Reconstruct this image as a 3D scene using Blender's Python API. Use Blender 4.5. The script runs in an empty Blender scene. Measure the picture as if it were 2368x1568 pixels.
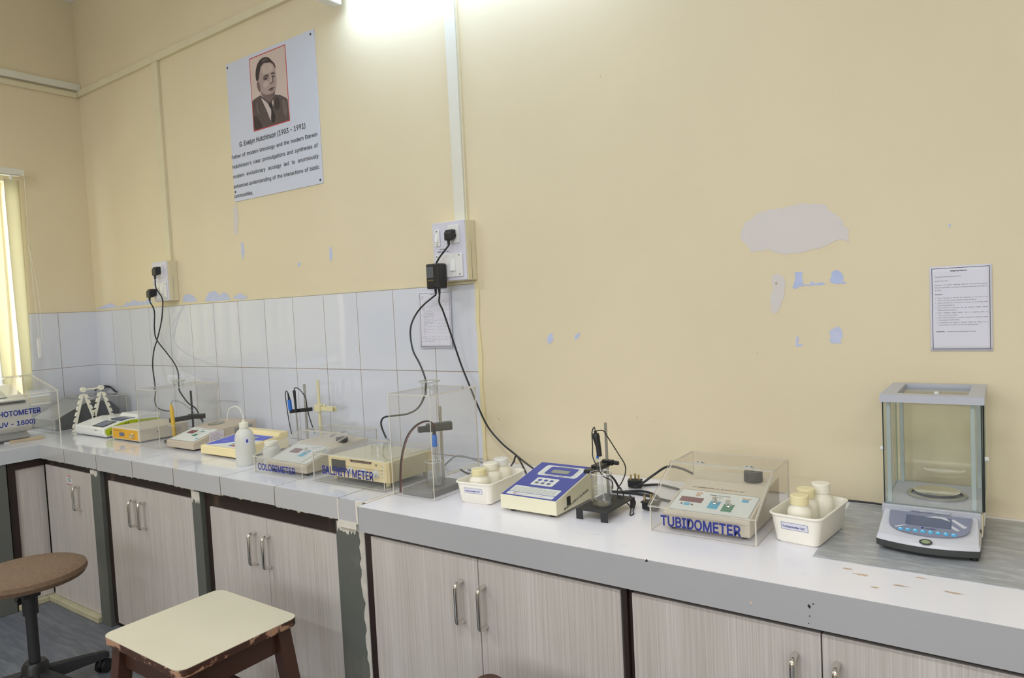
import bpy, bmesh, math, random
from mathutils import Vector, Matrix, Euler
random.seed(7)
SC = bpy.context.scene
COL = SC.collection

# ------------------------------------------------------------------ camera, world, exposure
cam_data = bpy.data.cameras.new('camera')
cam = bpy.data.objects.new('camera', cam_data)
COL.objects.link(cam)
cam.location = (4.6497, -2.0676, 1.3751)
cam.rotation_euler = (math.radians(87.2244), math.radians(2.8101), math.radians(35.3196))
cam_data.sensor_width = 36.0
cam_data.lens = 24.607
cam_data.clip_start = 0.02
SC.camera = cam

world = bpy.data.worlds.new('sky_light')
SC.world = world
world.use_nodes = True
wn = world.node_tree.nodes
wn['Background'].inputs[0].default_value = (0.86, 0.93, 1.0, 1)
wn['Background'].inputs[1].default_value = 2.6

SC.view_settings.view_transform = 'Standard'
SC.view_settings.look = 'None'
SC.view_settings.gamma = 1.0
SC.view_settings.use_curve_mapping = False
SC.view_settings.exposure = -1.03
SC.cycles.transparent_max_bounces = 48
SC.cycles.max_bounces = 10
SC.cycles.caustics_reflective = False
SC.cycles.caustics_refractive = False


def area(name, loc, rot, sx, sy, power, color=(1, 1, 1)):
    d = bpy.data.lights.new(name, 'AREA')
    d.shape = 'RECTANGLE'
    d.size, d.size_y = sx, sy
    d.energy = power
    d.color = color
    o = bpy.data.objects.new(name, d)
    COL.objects.link(o)
    o.location = loc
    o.rotation_euler = rot
    return o


# daylight just outside the two windows, and the ceiling tubes of the room
area('daylight_left_window', (-0.32, -1.20, 1.62), (0, math.radians(-90), 0), 1.2, 1.6, 130, (0.93, 0.97, 1.04))
area('daylight_front_window', (4.4, -5.75, 1.75), (math.radians(90), 0, 0), 3.4, 1.4, 110, (0.92, 0.96, 1.04))
for tx, ty in ((1.6, -2.3), (4.4, -2.3), (3.0, -4.2), (6.2, -3.4)):
    area('ceiling_tube_light', (tx, ty, 3.02), (0, 0, 0), 1.2, 0.12, 50, (0.93, 0.97, 1.04))

# ------------------------------------------------------------------ materials
MATS = {}


def newmat(name):
    m = bpy.data.materials.new(name)
    m.use_nodes = True
    nt = m.node_tree
    for n in list(nt.nodes):
        nt.nodes.remove(n)
    out = nt.nodes.new('ShaderNodeOutputMaterial')
    MATS[name] = m
    return m, nt, out


def lin(c):
    # sRGB 0..255 -> linear
    return tuple(((v / 255 / 12.92) if v / 255 <= 0.04045 else ((v / 255 + 0.055) / 1.055) ** 2.4) for v in c) + (1,)


def mat(name, rgb, rough=0.5, metal=0.0, var=0.05, vscale=6.0, bump=0.0, bscale=80.0, spec=0.5, stretch=None, coat=0.0, trans=0.0):
    """Principled surface whose colour wanders a little with noise (procedural)."""
    m, nt, out = newmat(name)
    p = nt.nodes.new('ShaderNodeBsdfPrincipled')
    nt.links.new(p.outputs[0], out.inputs[0])
    c = lin(rgb)
    tc = nt.nodes.new('ShaderNodeTexCoord')
    mp = nt.nodes.new('ShaderNodeMapping')
    nt.links.new(tc.outputs['Object'], mp.inputs[0])
    if stretch:
        mp.inputs['Scale'].default_value = stretch
    nz = nt.nodes.new('ShaderNodeTexNoise')
    nz.inputs['Scale'].default_value = vscale
    nz.inputs['Detail'].default_value = 4
    nt.links.new(mp.outputs[0], nz.inputs['Vector'])
    rp = nt.nodes.new('ShaderNodeValToRGB')
    rp.color_ramp.elements[0].position = 0.3
    rp.color_ramp.elements[1].position = 0.7
    rp.color_ramp.elements[0].color = tuple(v * (1 - var) for v in c[:3]) + (1,)
    rp.color_ramp.elements[1].color = tuple(min(1, v * (1 + var)) for v in c[:3]) + (1,)
    nt.links.new(nz.outputs['Fac'], rp.inputs[0])
    nt.links.new(rp.outputs[0], p.inputs['Base Color'])
    p.inputs['Roughness'].default_value = rough
    p.inputs['Metallic'].default_value = metal
    p.inputs['Specular IOR Level'].default_value = spec
    p.inputs['Coat Weight'].default_value = coat
    if trans:
        p.inputs['Transmission Weight'].default_value = trans
    if bump:
        n2 = nt.nodes.new('ShaderNodeTexNoise')
        n2.inputs['Scale'].default_value = bscale
        n2.inputs['Detail'].default_value = 3
        nt.links.new(mp.outputs[0], n2.inputs['Vector'])
        b = nt.nodes.new('ShaderNodeBump')
        b.inputs['Strength'].default_value = bump
        b.inputs['Distance'].default_value = 0.002
        nt.links.new(n2.outputs['Fac'], b.inputs['Height'])
        nt.links.new(b.outputs[0], p.inputs['Normal'])
    return m


def clearmat(name, tint=(0.97, 0.975, 0.97), base=0.035, grazing=0.55, haze=0.0, hazecol=(0.8, 0.8, 0.8)):
    """Thin clear sheet: transparent with a facing-dependent gloss (physically a pane too thin to bend light)."""
    m, nt, out = newmat(name)
    t = nt.nodes.new('ShaderNodeBsdfTransparent')
    t.inputs[0].default_value = tint + (1,)
    g = nt.nodes.new('ShaderNodeBsdfGlossy')
    g.inputs['Roughness'].default_value = 0.03
    lw = nt.nodes.new('ShaderNodeLayerWeight')
    lw.inputs['Blend'].default_value = 0.5
    pw = nt.nodes.new('ShaderNodeMath')
    pw.operation = 'POWER'
    nt.links.new(lw.outputs['Facing'], pw.inputs[0])
    pw.inputs[1].default_value = 4.0
    ma = nt.nodes.new('ShaderNodeMath')
    ma.operation = 'MULTIPLY_ADD'
    nt.links.new(pw.outputs[0], ma.inputs[0])
    ma.inputs[1].default_value = grazing
    ma.inputs[2].default_value = base
    mx = nt.nodes.new('ShaderNodeMixShader')
    nt.links.new(ma.outputs[0], mx.inputs[0])
    nt.links.new(t.outputs[0], mx.inputs[1])
    nt.links.new(g.outputs[0], mx.inputs[2])
    last = mx
    if haze:
        d = nt.nodes.new('ShaderNodeBsdfDiffuse')
        d.inputs[0].default_value = hazecol + (1,)
        tc = nt.nodes.new('ShaderNodeTexCoord')
        nz = nt.nodes.new('ShaderNodeTexNoise')
        nz.inputs['Scale'].default_value = 9
        nt.links.new(tc.outputs['Object'], nz.inputs['Vector'])
        mm = nt.nodes.new('ShaderNodeMath')
        mm.operation = 'MULTIPLY'
        mm.inputs[1].default_value = haze * 2
        nt.links.new(nz.outputs['Fac'], mm.inputs[0])
        m2 = nt.nodes.new('ShaderNodeMixShader')
        nt.links.new(mm.outputs[0], m2.inputs[0])
        nt.links.new(mx.outputs[0], m2.inputs[1])
        nt.links.new(d.outputs[0], m2.inputs[2])
        last = m2
    nt.links.new(last.outputs[0], out.inputs[0])
    return m


def tilemat(name, axes, ox, oy, w, h, rgb, grout, mortar=0.0016, rough=0.035, var=0.02):
    """Glazed tiles with grout lines laid in the plane of two world axes."""
    m, nt, out = newmat(name)
    p = nt.nodes.new('ShaderNodeBsdfPrincipled')
    nt.links.new(p.outputs[0], out.inputs[0])
    tc = nt.nodes.new('ShaderNodeTexCoord')
    sp = nt.nodes.new('ShaderNodeSeparateXYZ')
    nt.links.new(tc.outputs['Object'], sp.inputs[0])
    cb = nt.nodes.new('ShaderNodeCombineXYZ')
    for i, (a, o) in enumerate(zip(axes, (ox, oy))):
        ad = nt.nodes.new('ShaderNodeMath')
        ad.operation = 'ADD'
        ad.inputs[1].default_value = -o + mortar / 2
        nt.links.new(sp.outputs['XYZ'.index(a)], ad.inputs[0])
        nt.links.new(ad.outputs[0], cb.inputs[i])
    br = nt.nodes.new('ShaderNodeTexBrick')
    br.offset = 0.0
    br.squash = 1.0
    br.inputs['Scale'].default_value = 1.0
    br.inputs['Brick Width'].default_value = w
    br.inputs['Row Height'].default_value = h
    br.inputs['Mortar Size'].default_value = mortar
    br.inputs['Mortar Smooth'].default_value = 0.3
    c = lin(rgb)
    br.inputs['Color1'].default_value = tuple(v * (1 - var) for v in c[:3]) + (1,)
    br.inputs['Color2'].default_value = tuple(min(1, v * (1 + var)) for v in c[:3]) + (1,)
    br.inputs['Mortar'].default_value = lin(grout)
    nt.links.new(cb.outputs[0], br.inputs['Vector'])
    nt.links.new(br.outputs['Color'], p.inputs['Base Color'])
    mr = nt.nodes.new('ShaderNodeMapRange')
    mr.inputs['To Min'].default_value = rough
    mr.inputs['To Max'].default_value = 0.8
    nt.links.new(br.outputs['Fac'], mr.inputs['Value'])
    nt.links.new(mr.outputs[0], p.inputs['Roughness'])
    bp = nt.nodes.new('ShaderNodeBump')
    bp.inputs['Strength'].default_value = 0.4
    bp.inputs['Distance'].default_value = 0.001
    bp.invert = True
    nt.links.new(br.outputs['Fac'], bp.inputs['Height'])
    nz = nt.nodes.new('ShaderNodeTexNoise')
    nz.inputs['Scale'].default_value = 5
    nt.links.new(tc.outputs['Object'], nz.inputs['Vector'])
    b2 = nt.nodes.new('ShaderNodeBump')
    b2.inputs['Strength'].default_value = 0.07
    b2.inputs['Distance'].default_value = 0.004
    nt.links.new(nz.outputs['Fac'], b2.inputs['Height'])
    nt.links.new(bp.outputs[0], b2.inputs['Normal'])
    nt.links.new(b2.outputs[0], p.inputs['Normal'])
    return m


def wearmat(name, rgb, wear, scale, thresh, rough=0.5, stretch=(1, 1, 1), soft=0.04, metal=0.0):
    """Paint with worn, chipped islands of a second colour."""
    m, nt, out = newmat(name)
    p = nt.nodes.new('ShaderNodeBsdfPrincipled')
    nt.links.new(p.outputs[0], out.inputs[0])
    tc = nt.nodes.new('ShaderNodeTexCoord')
    mp = nt.nodes.new('ShaderNodeMapping')
    mp.inputs['Scale'].default_value = stretch
    nt.links.new(tc.outputs['Object'], mp.inputs[0])
    nz = nt.nodes.new('ShaderNodeTexNoise')
    nz.inputs['Scale'].default_value = scale
    nz.inputs['Detail'].default_value = 8
    nz.inputs['Roughness'].default_value = 0.65
    nt.links.new(mp.outputs[0], nz.inputs['Vector'])
    rp = nt.nodes.new('ShaderNodeValToRGB')
    rp.color_ramp.elements[0].position = thresh
    rp.color_ramp.elements[1].position = thresh + soft
    rp.color_ramp.elements[0].color = lin(rgb)
    rp.color_ramp.elements[1].color = lin(wear)
    nt.links.new(nz.outputs['Fac'], rp.inputs[0])
    nt.links.new(rp.outputs[0], p.inputs['Base Color'])
    p.inputs['Roughness'].default_value = rough
    p.inputs['Metallic'].default_value = metal
    return m


mat('wall_paint', (226, 212, 180), 0.55, var=0.03, vscale=1.6, bump=0.25, bscale=26, spec=0.3)
mat('ceiling_paint', (240, 238, 230), 0.8, var=0.02)
mat('conduit_paint', (222, 212, 180), 0.45, var=0.03, vscale=10)
mat('conduit_white', (225, 222, 208), 0.4, var=0.02)
tilemat('wall_tile_back', 'XZ', 0.0, 1.463 - 0.332 * 6, 0.216, 0.332, (214, 216, 224), (150, 132, 112))
tilemat('wall_tile_left', 'YZ', 0.0, 1.463 - 0.332 * 6, 0.216, 0.332, (214, 216, 224), (150, 132, 112))
tilemat('worktop_tile', 'XY', 2.9215 - 0.324 * 10, -0.6265, 0.324, 0.9, (222, 223, 228), (128, 116, 104), mortar=0.0022, rough=0.08)
tilemat('fascia_tile', 'XZ', 2.9215 - 0.324 * 10, 0.0, 0.324, 0.95, (192, 190, 190), (110, 96, 84), mortar=0.0022, rough=0.12)
tilemat('fascia_tile_side', 'YZ', -0.62, 0.0, 0.324, 0.95, (196, 198, 200), (110, 96, 84), mortar=0.0022, rough=0.12)
mat('laminate_white', (243, 241, 247), 0.2, var=0.015, vscale=3)
mat('laminate_edge_shaded', (177, 176, 177), 0.28, var=0.02, vscale=4)  # white laminate seen edge-on: the shade of the front is mixed into this grey
wearmat('marble_grey', (164, 167, 171), (196, 198, 200), 5.0, 0.46, 0.25, (2.5, 9.0, 1.0), 0.22)
wearmat('floor_stone', (104, 108, 116), (138, 141, 146), 4.0, 0.45, 0.45, (1.2, 9.0, 1.0), 0.3)
wearmat('post_stone', (96, 98, 91), (116, 114, 102), 5.0, 0.58, 0.7, (1, 1, 0.6), 0.15)
mat('post_plaster', (205, 198, 186), 0.8, var=0.12, vscale=22, bump=0.6, bscale=60)
mat('ledge_plaster', (226, 219, 205), 0.7, var=0.08, vscale=24, bump=0.4)
mat('plinth_cream', (192, 184, 152), 0.6, var=0.1, vscale=12, bump=0.4)
wearmat('frame_brown', (42, 30, 27), (84, 64, 53), 6.0, 0.63, 0.5, (1, 1, 0.25), 0.08)
wearmat('stool_paint', (74, 46, 34), (196, 170, 150), 9.0, 0.64, 0.42, (1, 1, 1.6), 0.015)
wearmat('stool_edge', (72, 44, 32), (182, 140, 112), 13.0, 0.545, 0.45, (1, 1, 2.0), 0.02)
mat('stool_top', (216, 208, 184), 0.35, var=0.03, vscale=5)
mat('fabric_brown', (120, 97, 76), 0.95, var=0.16, vscale=90, bump=0.8, bscale=300)
mat('plastic_black', (30, 30, 32), 0.38, var=0.08)
mat('plastic_black_matte', (42, 42, 44), 0.6, var=0.1)
mat('rubber_black', (26, 26, 28), 0.55, var=0.05)
mat('cord_black', (32, 34, 36), 0.42, var=0.04)
mat('cord_grey', (138, 142, 146), 0.45, var=0.04)
mat('chrome', (222, 219, 212), 0.16, metal=1.0, var=0.03)
mat('steel', (190, 190, 186), 0.28, metal=1.0, var=0.03)
mat('brass', (200, 178, 120), 0.3, metal=1.0, var=0.03)
mat('plastic_white', (232, 230, 226), 0.35, var=0.015)
mat('plastic_offwhite', (232, 228, 208), 0.4, var=0.02)
mat('plastic_lilac', (216, 214, 226), 0.35, var=0.02)
mat('tub_white', (247, 242, 228), 0.35, var=0.01)
mat('bottle_milky', (246, 240, 222), 0.4, var=0.02, vscale=16)
mat('bottle_wash', (232, 230, 220), 0.4, var=0.03, vscale=8, trans=0.15)
mat('wall_bead', (230, 216, 172), 0.5, var=0.03)
mat('cap_cream', (238, 226, 178), 0.45, var=0.02)
mat('beige_case', (196, 182, 162), 0.55, var=0.03, bump=0.15, bscale=300)
mat('beige_pale', (214, 203, 182), 0.5, var=0.03, bump=0.15, bscale=300)
mat('cream_case', (243, 224, 172), 0.4, var=0.02)
mat('cream_meter', (236, 230, 200), 0.4, var=0.02)
mat('salinity_case', (226, 218, 178), 0.5, var=0.03)
mat('overlay_blue', (62, 74, 158), 0.35, var=0.04)
mat('overlay_blue_bright', (72, 86, 205), 0.35, var=0.03)
mat('overlay_white', (226, 228, 222), 0.35, var=0.015)
mat('overlay_cyan', (92, 176, 208), 0.4, var=0.04)
mat('overlay_green', (66, 134, 104), 0.4, var=0.04)
mat('overlay_yellow', (226, 168, 28), 0.42, var=0.05)
mat('display_red', (118, 34, 26), 0.12, var=0.1)
mat('display_mauve', (128, 84, 92), 0.15, var=0.05)
mat('display_grey', (150, 154, 136), 0.2, var=0.04)
mat('display_slate', (98, 106, 128), 0.1, var=0.06)
mat('ink_blue', (34, 46, 132), 0.4, var=0.04)
mat('ink_black', (44, 44, 48), 0.5, var=0.03)
mat('ink_red', (190, 62, 70), 0.5, var=0.03)
mat('ink_brown', (84, 48, 44), 0.5, var=0.05)
mat('paper', (222, 220, 230), 0.7, var=0.015)
mat('paper_pink', (222, 214, 218), 0.7, var=0.02)
mat('board_white', (208, 212, 226), 0.35, var=0.01)
mat('frame_red', (196, 60, 62), 0.5, var=0.03)
mat('por_bg', (205, 186, 176), 0.6, var=0.05, vscale=3)
mat('por_suit', (88, 74, 72), 0.6, var=0.12, vscale=40)
mat('por_suit_dark', (62, 50, 50), 0.6, var=0.1, vscale=30)
mat('por_suit_light', (112, 98, 94), 0.6, var=0.1, vscale=30)
mat('por_shirt', (200, 186, 180), 0.6, var=0.03)
mat('por_tie', (46, 36, 38), 0.6, var=0.1, vscale=40)
mat('por_face', (168, 148, 142), 0.6, var=0.06, vscale=18)
mat('por_face_light', (188, 170, 162), 0.6, var=0.04, vscale=18)
mat('por_face_shadow', (118, 98, 94), 0.6, var=0.08, vscale=20)
mat('por_hair', (60, 48, 48), 0.6, var=0.1, vscale=40)
mat('por_hair_light', (96, 82, 80), 0.6, var=0.1, vscale=40)
mat('peel_pale', (216, 208, 204), 0.6, var=0.02, vscale=6)
mat('peel_blue', (196, 202, 226), 0.6, var=0.05, vscale=40)
mat('peel_blue_deep', (184, 194, 226), 0.6, var=0.05, vscale=40)
mat('stain_rust', (208, 180, 156), 0.6, var=0.2, vscale=40)
mat('scuff_grey', (188, 184, 180), 0.5, var=0.1, vscale=60)
mat('lime_green', (176, 190, 24), 0.35, var=0.03)
mat('white_gloss', (236, 236, 232), 0.2, var=0.01)
mat('instrument_dark', (74, 78, 82), 0.5, var=0.05)
mat('instrument_grey', (150, 150, 146), 0.45, var=0.04)
mat('instrument_pale', (214, 212, 204), 0.45, var=0.03)
mat('electrode_blue', (40, 112, 205), 0.35, var=0.03)
mat('electrode_yellow', (236, 190, 22), 0.4, var=0.04)
mat('clamp_cream', (222, 212, 170), 0.45, var=0.03)
mat('wood_offcut', (206, 184, 146), 0.6, var=0.08, vscale=14, stretch=(1, 8, 1))
mat('balance_grey', (182, 184, 192), 0.35, var=0.015)
mat('balance_light', (206, 206, 212), 0.35, var=0.015)
mat('balance_dark', (70, 72, 70), 0.5, var=0.03)
mat('balance_cream', (222, 212, 180), 0.45, var=0.02)
mat('balance_panel', (134, 138, 158), 0.3, var=0.05, vscale=10)
mat('slab_grey', (128, 126, 122), 0.35, var=0.08, vscale=20)
mat('key_blue', (86, 178, 224), 0.25, var=0.08, vscale=120)
mat('key_pale', (206, 230, 240), 0.3, var=0.02)
mat('post_aluminium', (178, 188, 186), 0.35, var=0.02)
mat('green_level', (150, 164, 126), 0.2, var=0.04)
mat('acrylic_edge', (232, 226, 210), 0.35, var=0.03, trans=0.35)
mat('glass_edge', (150, 178, 160), 0.2, var=0.03)
mat('window_frame', (214, 208, 190), 0.5, var=0.03)
mat('board_grey', (150, 152, 156), 0.7, var=0.02)
mat('grille_white', (216, 216, 214), 0.4)
mat('red_wire', (120, 40, 34), 0.5)
clearmat('acrylic', (0.985, 0.983, 0.978), 0.03, 0.5, haze=0.018, hazecol=(0.9, 0.88, 0.84))
clearmat('glass', (0.982, 0.99, 0.98), 0.03, 0.5)
clearmat('labglass', (0.975, 0.98, 0.98), 0.05, 0.75)
clearmat('water', (0.955, 0.965, 0.97), 0.05, 0.6)
clearmat('pane', (0.96, 0.98, 0.97), 0.03, 0.5)

# laminate of the doors: pale wood grain running up
m, nt, out = newmat('door_laminate')
p = nt.nodes.new('ShaderNodeBsdfPrincipled')
nt.links.new(p.outputs[0], out.inputs[0])
tc = nt.nodes.new('ShaderNodeTexCoord')
mp = nt.nodes.new('ShaderNodeMapping')
mp.inputs['Scale'].default_value = (300, 300, 3.0)
nt.links.new(tc.outputs['Object'], mp.inputs[0])
n1 = nt.nodes.new('ShaderNodeTexNoise')
n1.inputs['Scale'].default_value = 1.0
n1.inputs['Detail'].default_value = 5
nt.links.new(mp.outputs[0], n1.inputs['Vector'])
mp2 = nt.nodes.new('ShaderNodeMapping')
mp2.inputs['Scale'].default_value = (14, 14, 0.5)
nt.links.new(tc.outputs['Object'], mp2.inputs[0])
n2 = nt.nodes.new('ShaderNodeTexNoise')
n2.inputs['Scale'].default_value = 1.0
nt.links.new(mp2.outputs[0], n2.inputs['Vector'])
mxn = nt.nodes.new('ShaderNodeMath')
mxn.operation = 'MULTIPLY_ADD'
nt.links.new(n2.outputs['Fac'], mxn.inputs[0])
mxn.inputs[1].default_value = 0.45
nt.links.new(n1.outputs['Fac'], mxn.inputs[2])
rp = nt.nodes.new('ShaderNodeValToRGB')
rp.color_ramp.elements[0].position = 0.52
rp.color_ramp.elements[1].position = 0.95
rp.color_ramp.elements[0].color = lin((184, 175, 167))
rp.color_ramp.elements[1].color = lin((211, 203, 197))
nt.links.new(mxn.outputs[0], rp.inputs[0])
nt.links.new(rp.outputs[0], p.inputs['Base Color'])
p.inputs['Roughness'].default_value = 0.42

# vertical blind cloth: lets daylight through
m, nt, out = newmat('blind_cloth')
d = nt.nodes.new('ShaderNodeBsdfDiffuse')
d.inputs[0].default_value = lin((222, 216, 188))
t = nt.nodes.new('ShaderNodeBsdfTranslucent')
t.inputs[0].default_value = lin((236, 231, 208))
mx = nt.nodes.new('ShaderNodeMixShader')
mx.inputs[0].default_value = 0.45
nt.links.new(d.outputs[0], mx.inputs[1])
nt.links.new(t.outputs[0], mx.inputs[2])
nt.links.new(mx.outputs[0], out.inputs[0])

# glowing tube and bright sky backdrop
m, nt, out = newmat('tube_glow')
e = nt.nodes.new('ShaderNodeEmission')
e.inputs[0].default_value = (0.72, 0.96, 1.28, 1)
e.inputs[1].default_value = 76.0
nt.links.new(e.outputs[0], out.inputs[0])

M = MATS

# ------------------------------------------------------------------ mesh helpers


CAPH = 0.70


class Pl:
    """A drawing plane: origin, across, up; n is the outward normal."""

    def __init__(s, o, u, v):
        s.o, s.u, s.v = Vector(o), Vector(u).normalized(), Vector(v).normalized()
        s.n = s.u.cross(s.v).normalized()

    def at(s, a, b, c=0.0):
        return s.o + s.u * a + s.v * b + s.n * c


def front(o):
    return Pl(o, (1, 0, 0), (0, 0, 1))


def topp(o):
    return Pl(o, (1, 0, 0), (0, 1, 0))


def sidep(o):
    return Pl(o, (0, 1, 0), (0, 0, 1))


class MB:
    def __init__(s):
        s.v, s.f, s.mi, s.sm = [], [], [], []

    def add(s, vs, fs, mi=0, smooth=False):
        b = len(s.v)
        s.v += [tuple(x) for x in vs]
        for f in fs:
            s.f.append(tuple(b + i for i in f))
            s.mi.append(mi)
            s.sm.append(smooth)
        return s

    def box(s, x0, x1, y0, y1, z0, z1, mi=0):
        vs = [(x, y, z) for z in (z0, z1) for y in (y0, y1) for x in (x0, x1)]
        return s.add(vs, [(0, 2, 3, 1), (4, 5, 7, 6), (0, 1, 5, 4), (2, 6, 7, 3), (0, 4, 6, 2), (1, 3, 7, 5)], mi)

    def pbox(s, P, u0, u1, v0, v1, n0, n1, mi=0):
        vs = [P.at(u, v, n) for n in (n0, n1) for v in (v0, v1) for u in (u0, u1)]
        return s.add(vs, [(0, 2, 3, 1), (4, 5, 7, 6), (0, 1, 5, 4), (2, 6, 7, 3), (0, 4, 6, 2), (1, 3, 7, 5)], mi)

    def ppoly(s, P, pts, n0, n1, mi=0, rim=None):
        """Extruded polygon drawn on plane P (pts counter-clockwise seen from outside)."""
        n = len(pts)
        vs = [P.at(a, b, n0) for a, b in pts] + [P.at(a, b, n1) for a, b in pts]
        s.add(vs, [tuple(range(n))[::-1], tuple(range(n, 2 * n))], mi)
        b = len(s.v) - 2 * n
        for i in range(n):
            j = (i + 1) % n
            s.f.append((b + i, b + j, b + n + j, b + n + i))
            s.mi.append(mi if rim is None else rim)
            s.sm.append(False)
        return s

    def flat(s, P, pts, n=0.0, mi=0):
        return s.add([P.at(a, b, n) for a, b in pts], [tuple(range(len(pts)))], mi)

    def cyl(s, P, u, v, r, n0, n1, seg=20, mi=0, r2=None, cap=True):
        r2 = r if r2 is None else r2
        vs = []
        for n, rr in ((n0, r), (n1, r2)):
            for k in range(seg):
                a = 2 * math.pi * k / seg
                vs.append(P.at(u + rr * math.cos(a), v + rr * math.sin(a), n))
        b = len(s.v)
        s.add(vs, [(k, (k + 1) % seg, seg + (k + 1) % seg, seg + k) for k in range(seg)], mi, True)
        if cap:
            s.f.append(tuple(b + k for k in range(seg))[::-1])
            s.f.append(tuple(b + seg + k for k in range(seg)))
            s.mi += [mi, mi]
            s.sm += [False, False]
        return s

    def lathe(s, prof, cx=0, cy=0, cz=0, seg=28, mi=0, P=None):
        n = len(prof)
        vs = []
        for r, z in prof:
            for k in range(seg):
                a = 2 * math.pi * k / seg
                if P is None:
                    vs.append((cx + r * math.cos(a), cy + r * math.sin(a), cz + z))
                else:
                    vs.append(P.at(cx + r * math.cos(a), cy + r * math.sin(a), cz + z))
        fs = []
        for i in range(n - 1):
            for k in range(seg):
                k2 = (k + 1) % seg
                fs.append((i * seg + k, i * seg + k2, (i + 1) * seg + k2, (i + 1) * seg + k))
        return s.add(vs, fs, mi, True)

    def tube(s, pts, r, seg=10, mi=0, sub=6, caps=True, radii=None):
        pts = [Vector(p) for p in pts]
        if sub > 1 and len(pts) > 2:
            q, rad = [], []
            R = radii or [r] * len(pts)
            for i in range(len(pts) - 1):
                p0 = pts[max(i - 1, 0)]
                p1, p2 = pts[i], pts[i + 1]
                p3 = pts[min(i + 2, len(pts) - 1)]
                for k in range(sub):
                    t = k / sub
                    q.append(0.5 * ((2 * p1) + (p2 - p0) * t + (2 * p0 - 5 * p1 + 4 * p2 - p3) * t * t + (3 * p1 - p0 - 3 * p2 + p3) * t ** 3))
                    rad.append(R[i] * (1 - t) + R[i + 1] * t)
            q.append(pts[-1])
            rad.append(R[-1])
            pts = q
        else:
            rad = radii or [r] * len(pts)
        up = Vector((0, 0, 1))
        vs = []
        t0 = (pts[1] - pts[0]).normalized()
        a = t0.orthogonal().normalized()
        for i, pnt in enumerate(pts):
            if i == 0:
                t = t0
            elif i == len(pts) - 1:
                t = (pts[i] - pts[i - 1]).normalized()
            else:
                t = (pts[i + 1] - pts[i - 1]).normalized()
            a = (a - t * a.dot(t))
            a = a.normalized() if a.length > 1e-6 else t.orthogonal().normalized()
            b = t.cross(a)
            for k in range(seg):
                an = 2 * math.pi * k / seg
                vs.append(pnt + (a * math.cos(an) + b * math.sin(an)) * rad[i])
        n = len(pts)
        fs = []
        for i in range(n - 1):
            for k in range(seg):
                k2 = (k + 1) % seg
                fs.append((i * seg + k, i * seg + k2, (i + 1) * seg + k2, (i + 1) * seg + k))
        s.add(vs, fs, mi, True)
        if caps:
            b0 = len(s.v) - n * seg
            s.f.append(tuple(b0 + k for k in range(seg))[::-1])
            s.f.append(tuple(b0 + (n - 1) * seg + k for k in range(seg)))
            s.mi += [mi, mi]
            s.sm += [False, False]
        return s

    def text(s, P, body, u, v, h, w=None, n=0.0005, mi=0, bold=0.0, align='LEFT', shear=0.0):
        vs, fs, x0, x1 = glyphs(body)
        if not vs:
            return s
        k = h / CAPH
        kx = k if w is None else w / (x1 - x0)
        off = -x0 * kx
        if align == 'CENTER':
            off = -(x0 + x1) / 2 * kx
        elif align == 'RIGHT':
            off = -x1 * kx
        r_ = bold * 0.9 * k
        rx = r_ * min(1.0, kx / k * 1.1)
        hits = [(0, 0)] if not bold else ([(0, 0), (rx, 0), (-rx, 0), (0, r_), (0, -r_)] if h < 0.02 else [(0, 0)] + [(rx * math.cos(q * math.pi / 4), r_ * math.sin(q * math.pi / 4)) for q in range(8)])
        for i, (dx, dy) in enumerate(hits):
            s.add([P.at(u + off + a * kx + shear * b * k + dx, v + b * k + dy, n + i * 0.00001) for a, b in vs], fs, mi)
        return s

    def build(s, name, mats, parent=None, bevel=0.0, bseg=2, subd=0):
        me = bpy.data.meshes.new(name)
        me.from_pydata(s.v, [], s.f)
        for mm in (mats if isinstance(mats, (list, tuple)) else [mats]):
            me.materials.append(M[mm])
        me.polygons.foreach_set('material_index', s.mi)
        me.polygons.foreach_set('use_smooth', s.sm)
        me.update()
        if s.f:
            bm = bmesh.new()
            bm.from_mesh(me)
            if not getattr(s, 'keepn', False):
                bmesh.ops.recalc_face_normals(bm, faces=bm.faces)
            bm.to_mesh(me)
            bm.free()
            if any(s.sm):
                me.set_sharp_from_angle(angle=math.radians(38))
        o = bpy.data.objects.new(name, me)
        COL.objects.link(o)
        if parent:
            o.parent = parent
        if bevel:
            b = o.modifiers.new('edge', 'BEVEL')
            b.width = bevel
            b.segments = bseg
            b.limit_method = 'ANGLE'
            b.angle_limit = math.radians(35)
            b.harden_normals = False
        if subd:
            d = o.modifiers.new('round', 'SUBSURF')
            d.levels = d.render_levels = subd
        return o


GC = {}
try:                                   # the plain sans-serif that ships with Blender itself
    import os
    SANS = bpy.data.fonts.load(os.path.join(bpy.utils.system_resource('DATAFILES'), 'fonts', 'Inter.woff2'))
except Exception:
    SANS = None


def glyphs(body, bold=0.0):
    key = (body, bold)
    if key in GC:
        return GC[key]
    cu = bpy.data.curves.new('lettering', 'FONT')
    cu.body = body
    cu.size = 1.0
    if SANS:
        cu.font = SANS
    cu.resolution_u = 3
    cu.fill_mode = 'BOTH'
    ob = bpy.data.objects.new('lettering', cu)
    me = bpy.data.meshes.new_from_object(ob)
    vs = [(v.co.x, v.co.y) for v in me.vertices]
    fs = [tuple(p.vertices) for p in me.polygons]
    bpy.data.objects.remove(ob)
    bpy.data.curves.remove(cu)
    bpy.data.meshes.remove(me)
    xs = [v[0] for v in vs] or [0, 1]
    GC[key] = (vs, fs, min(xs), max(xs))
    return GC[key]


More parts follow.
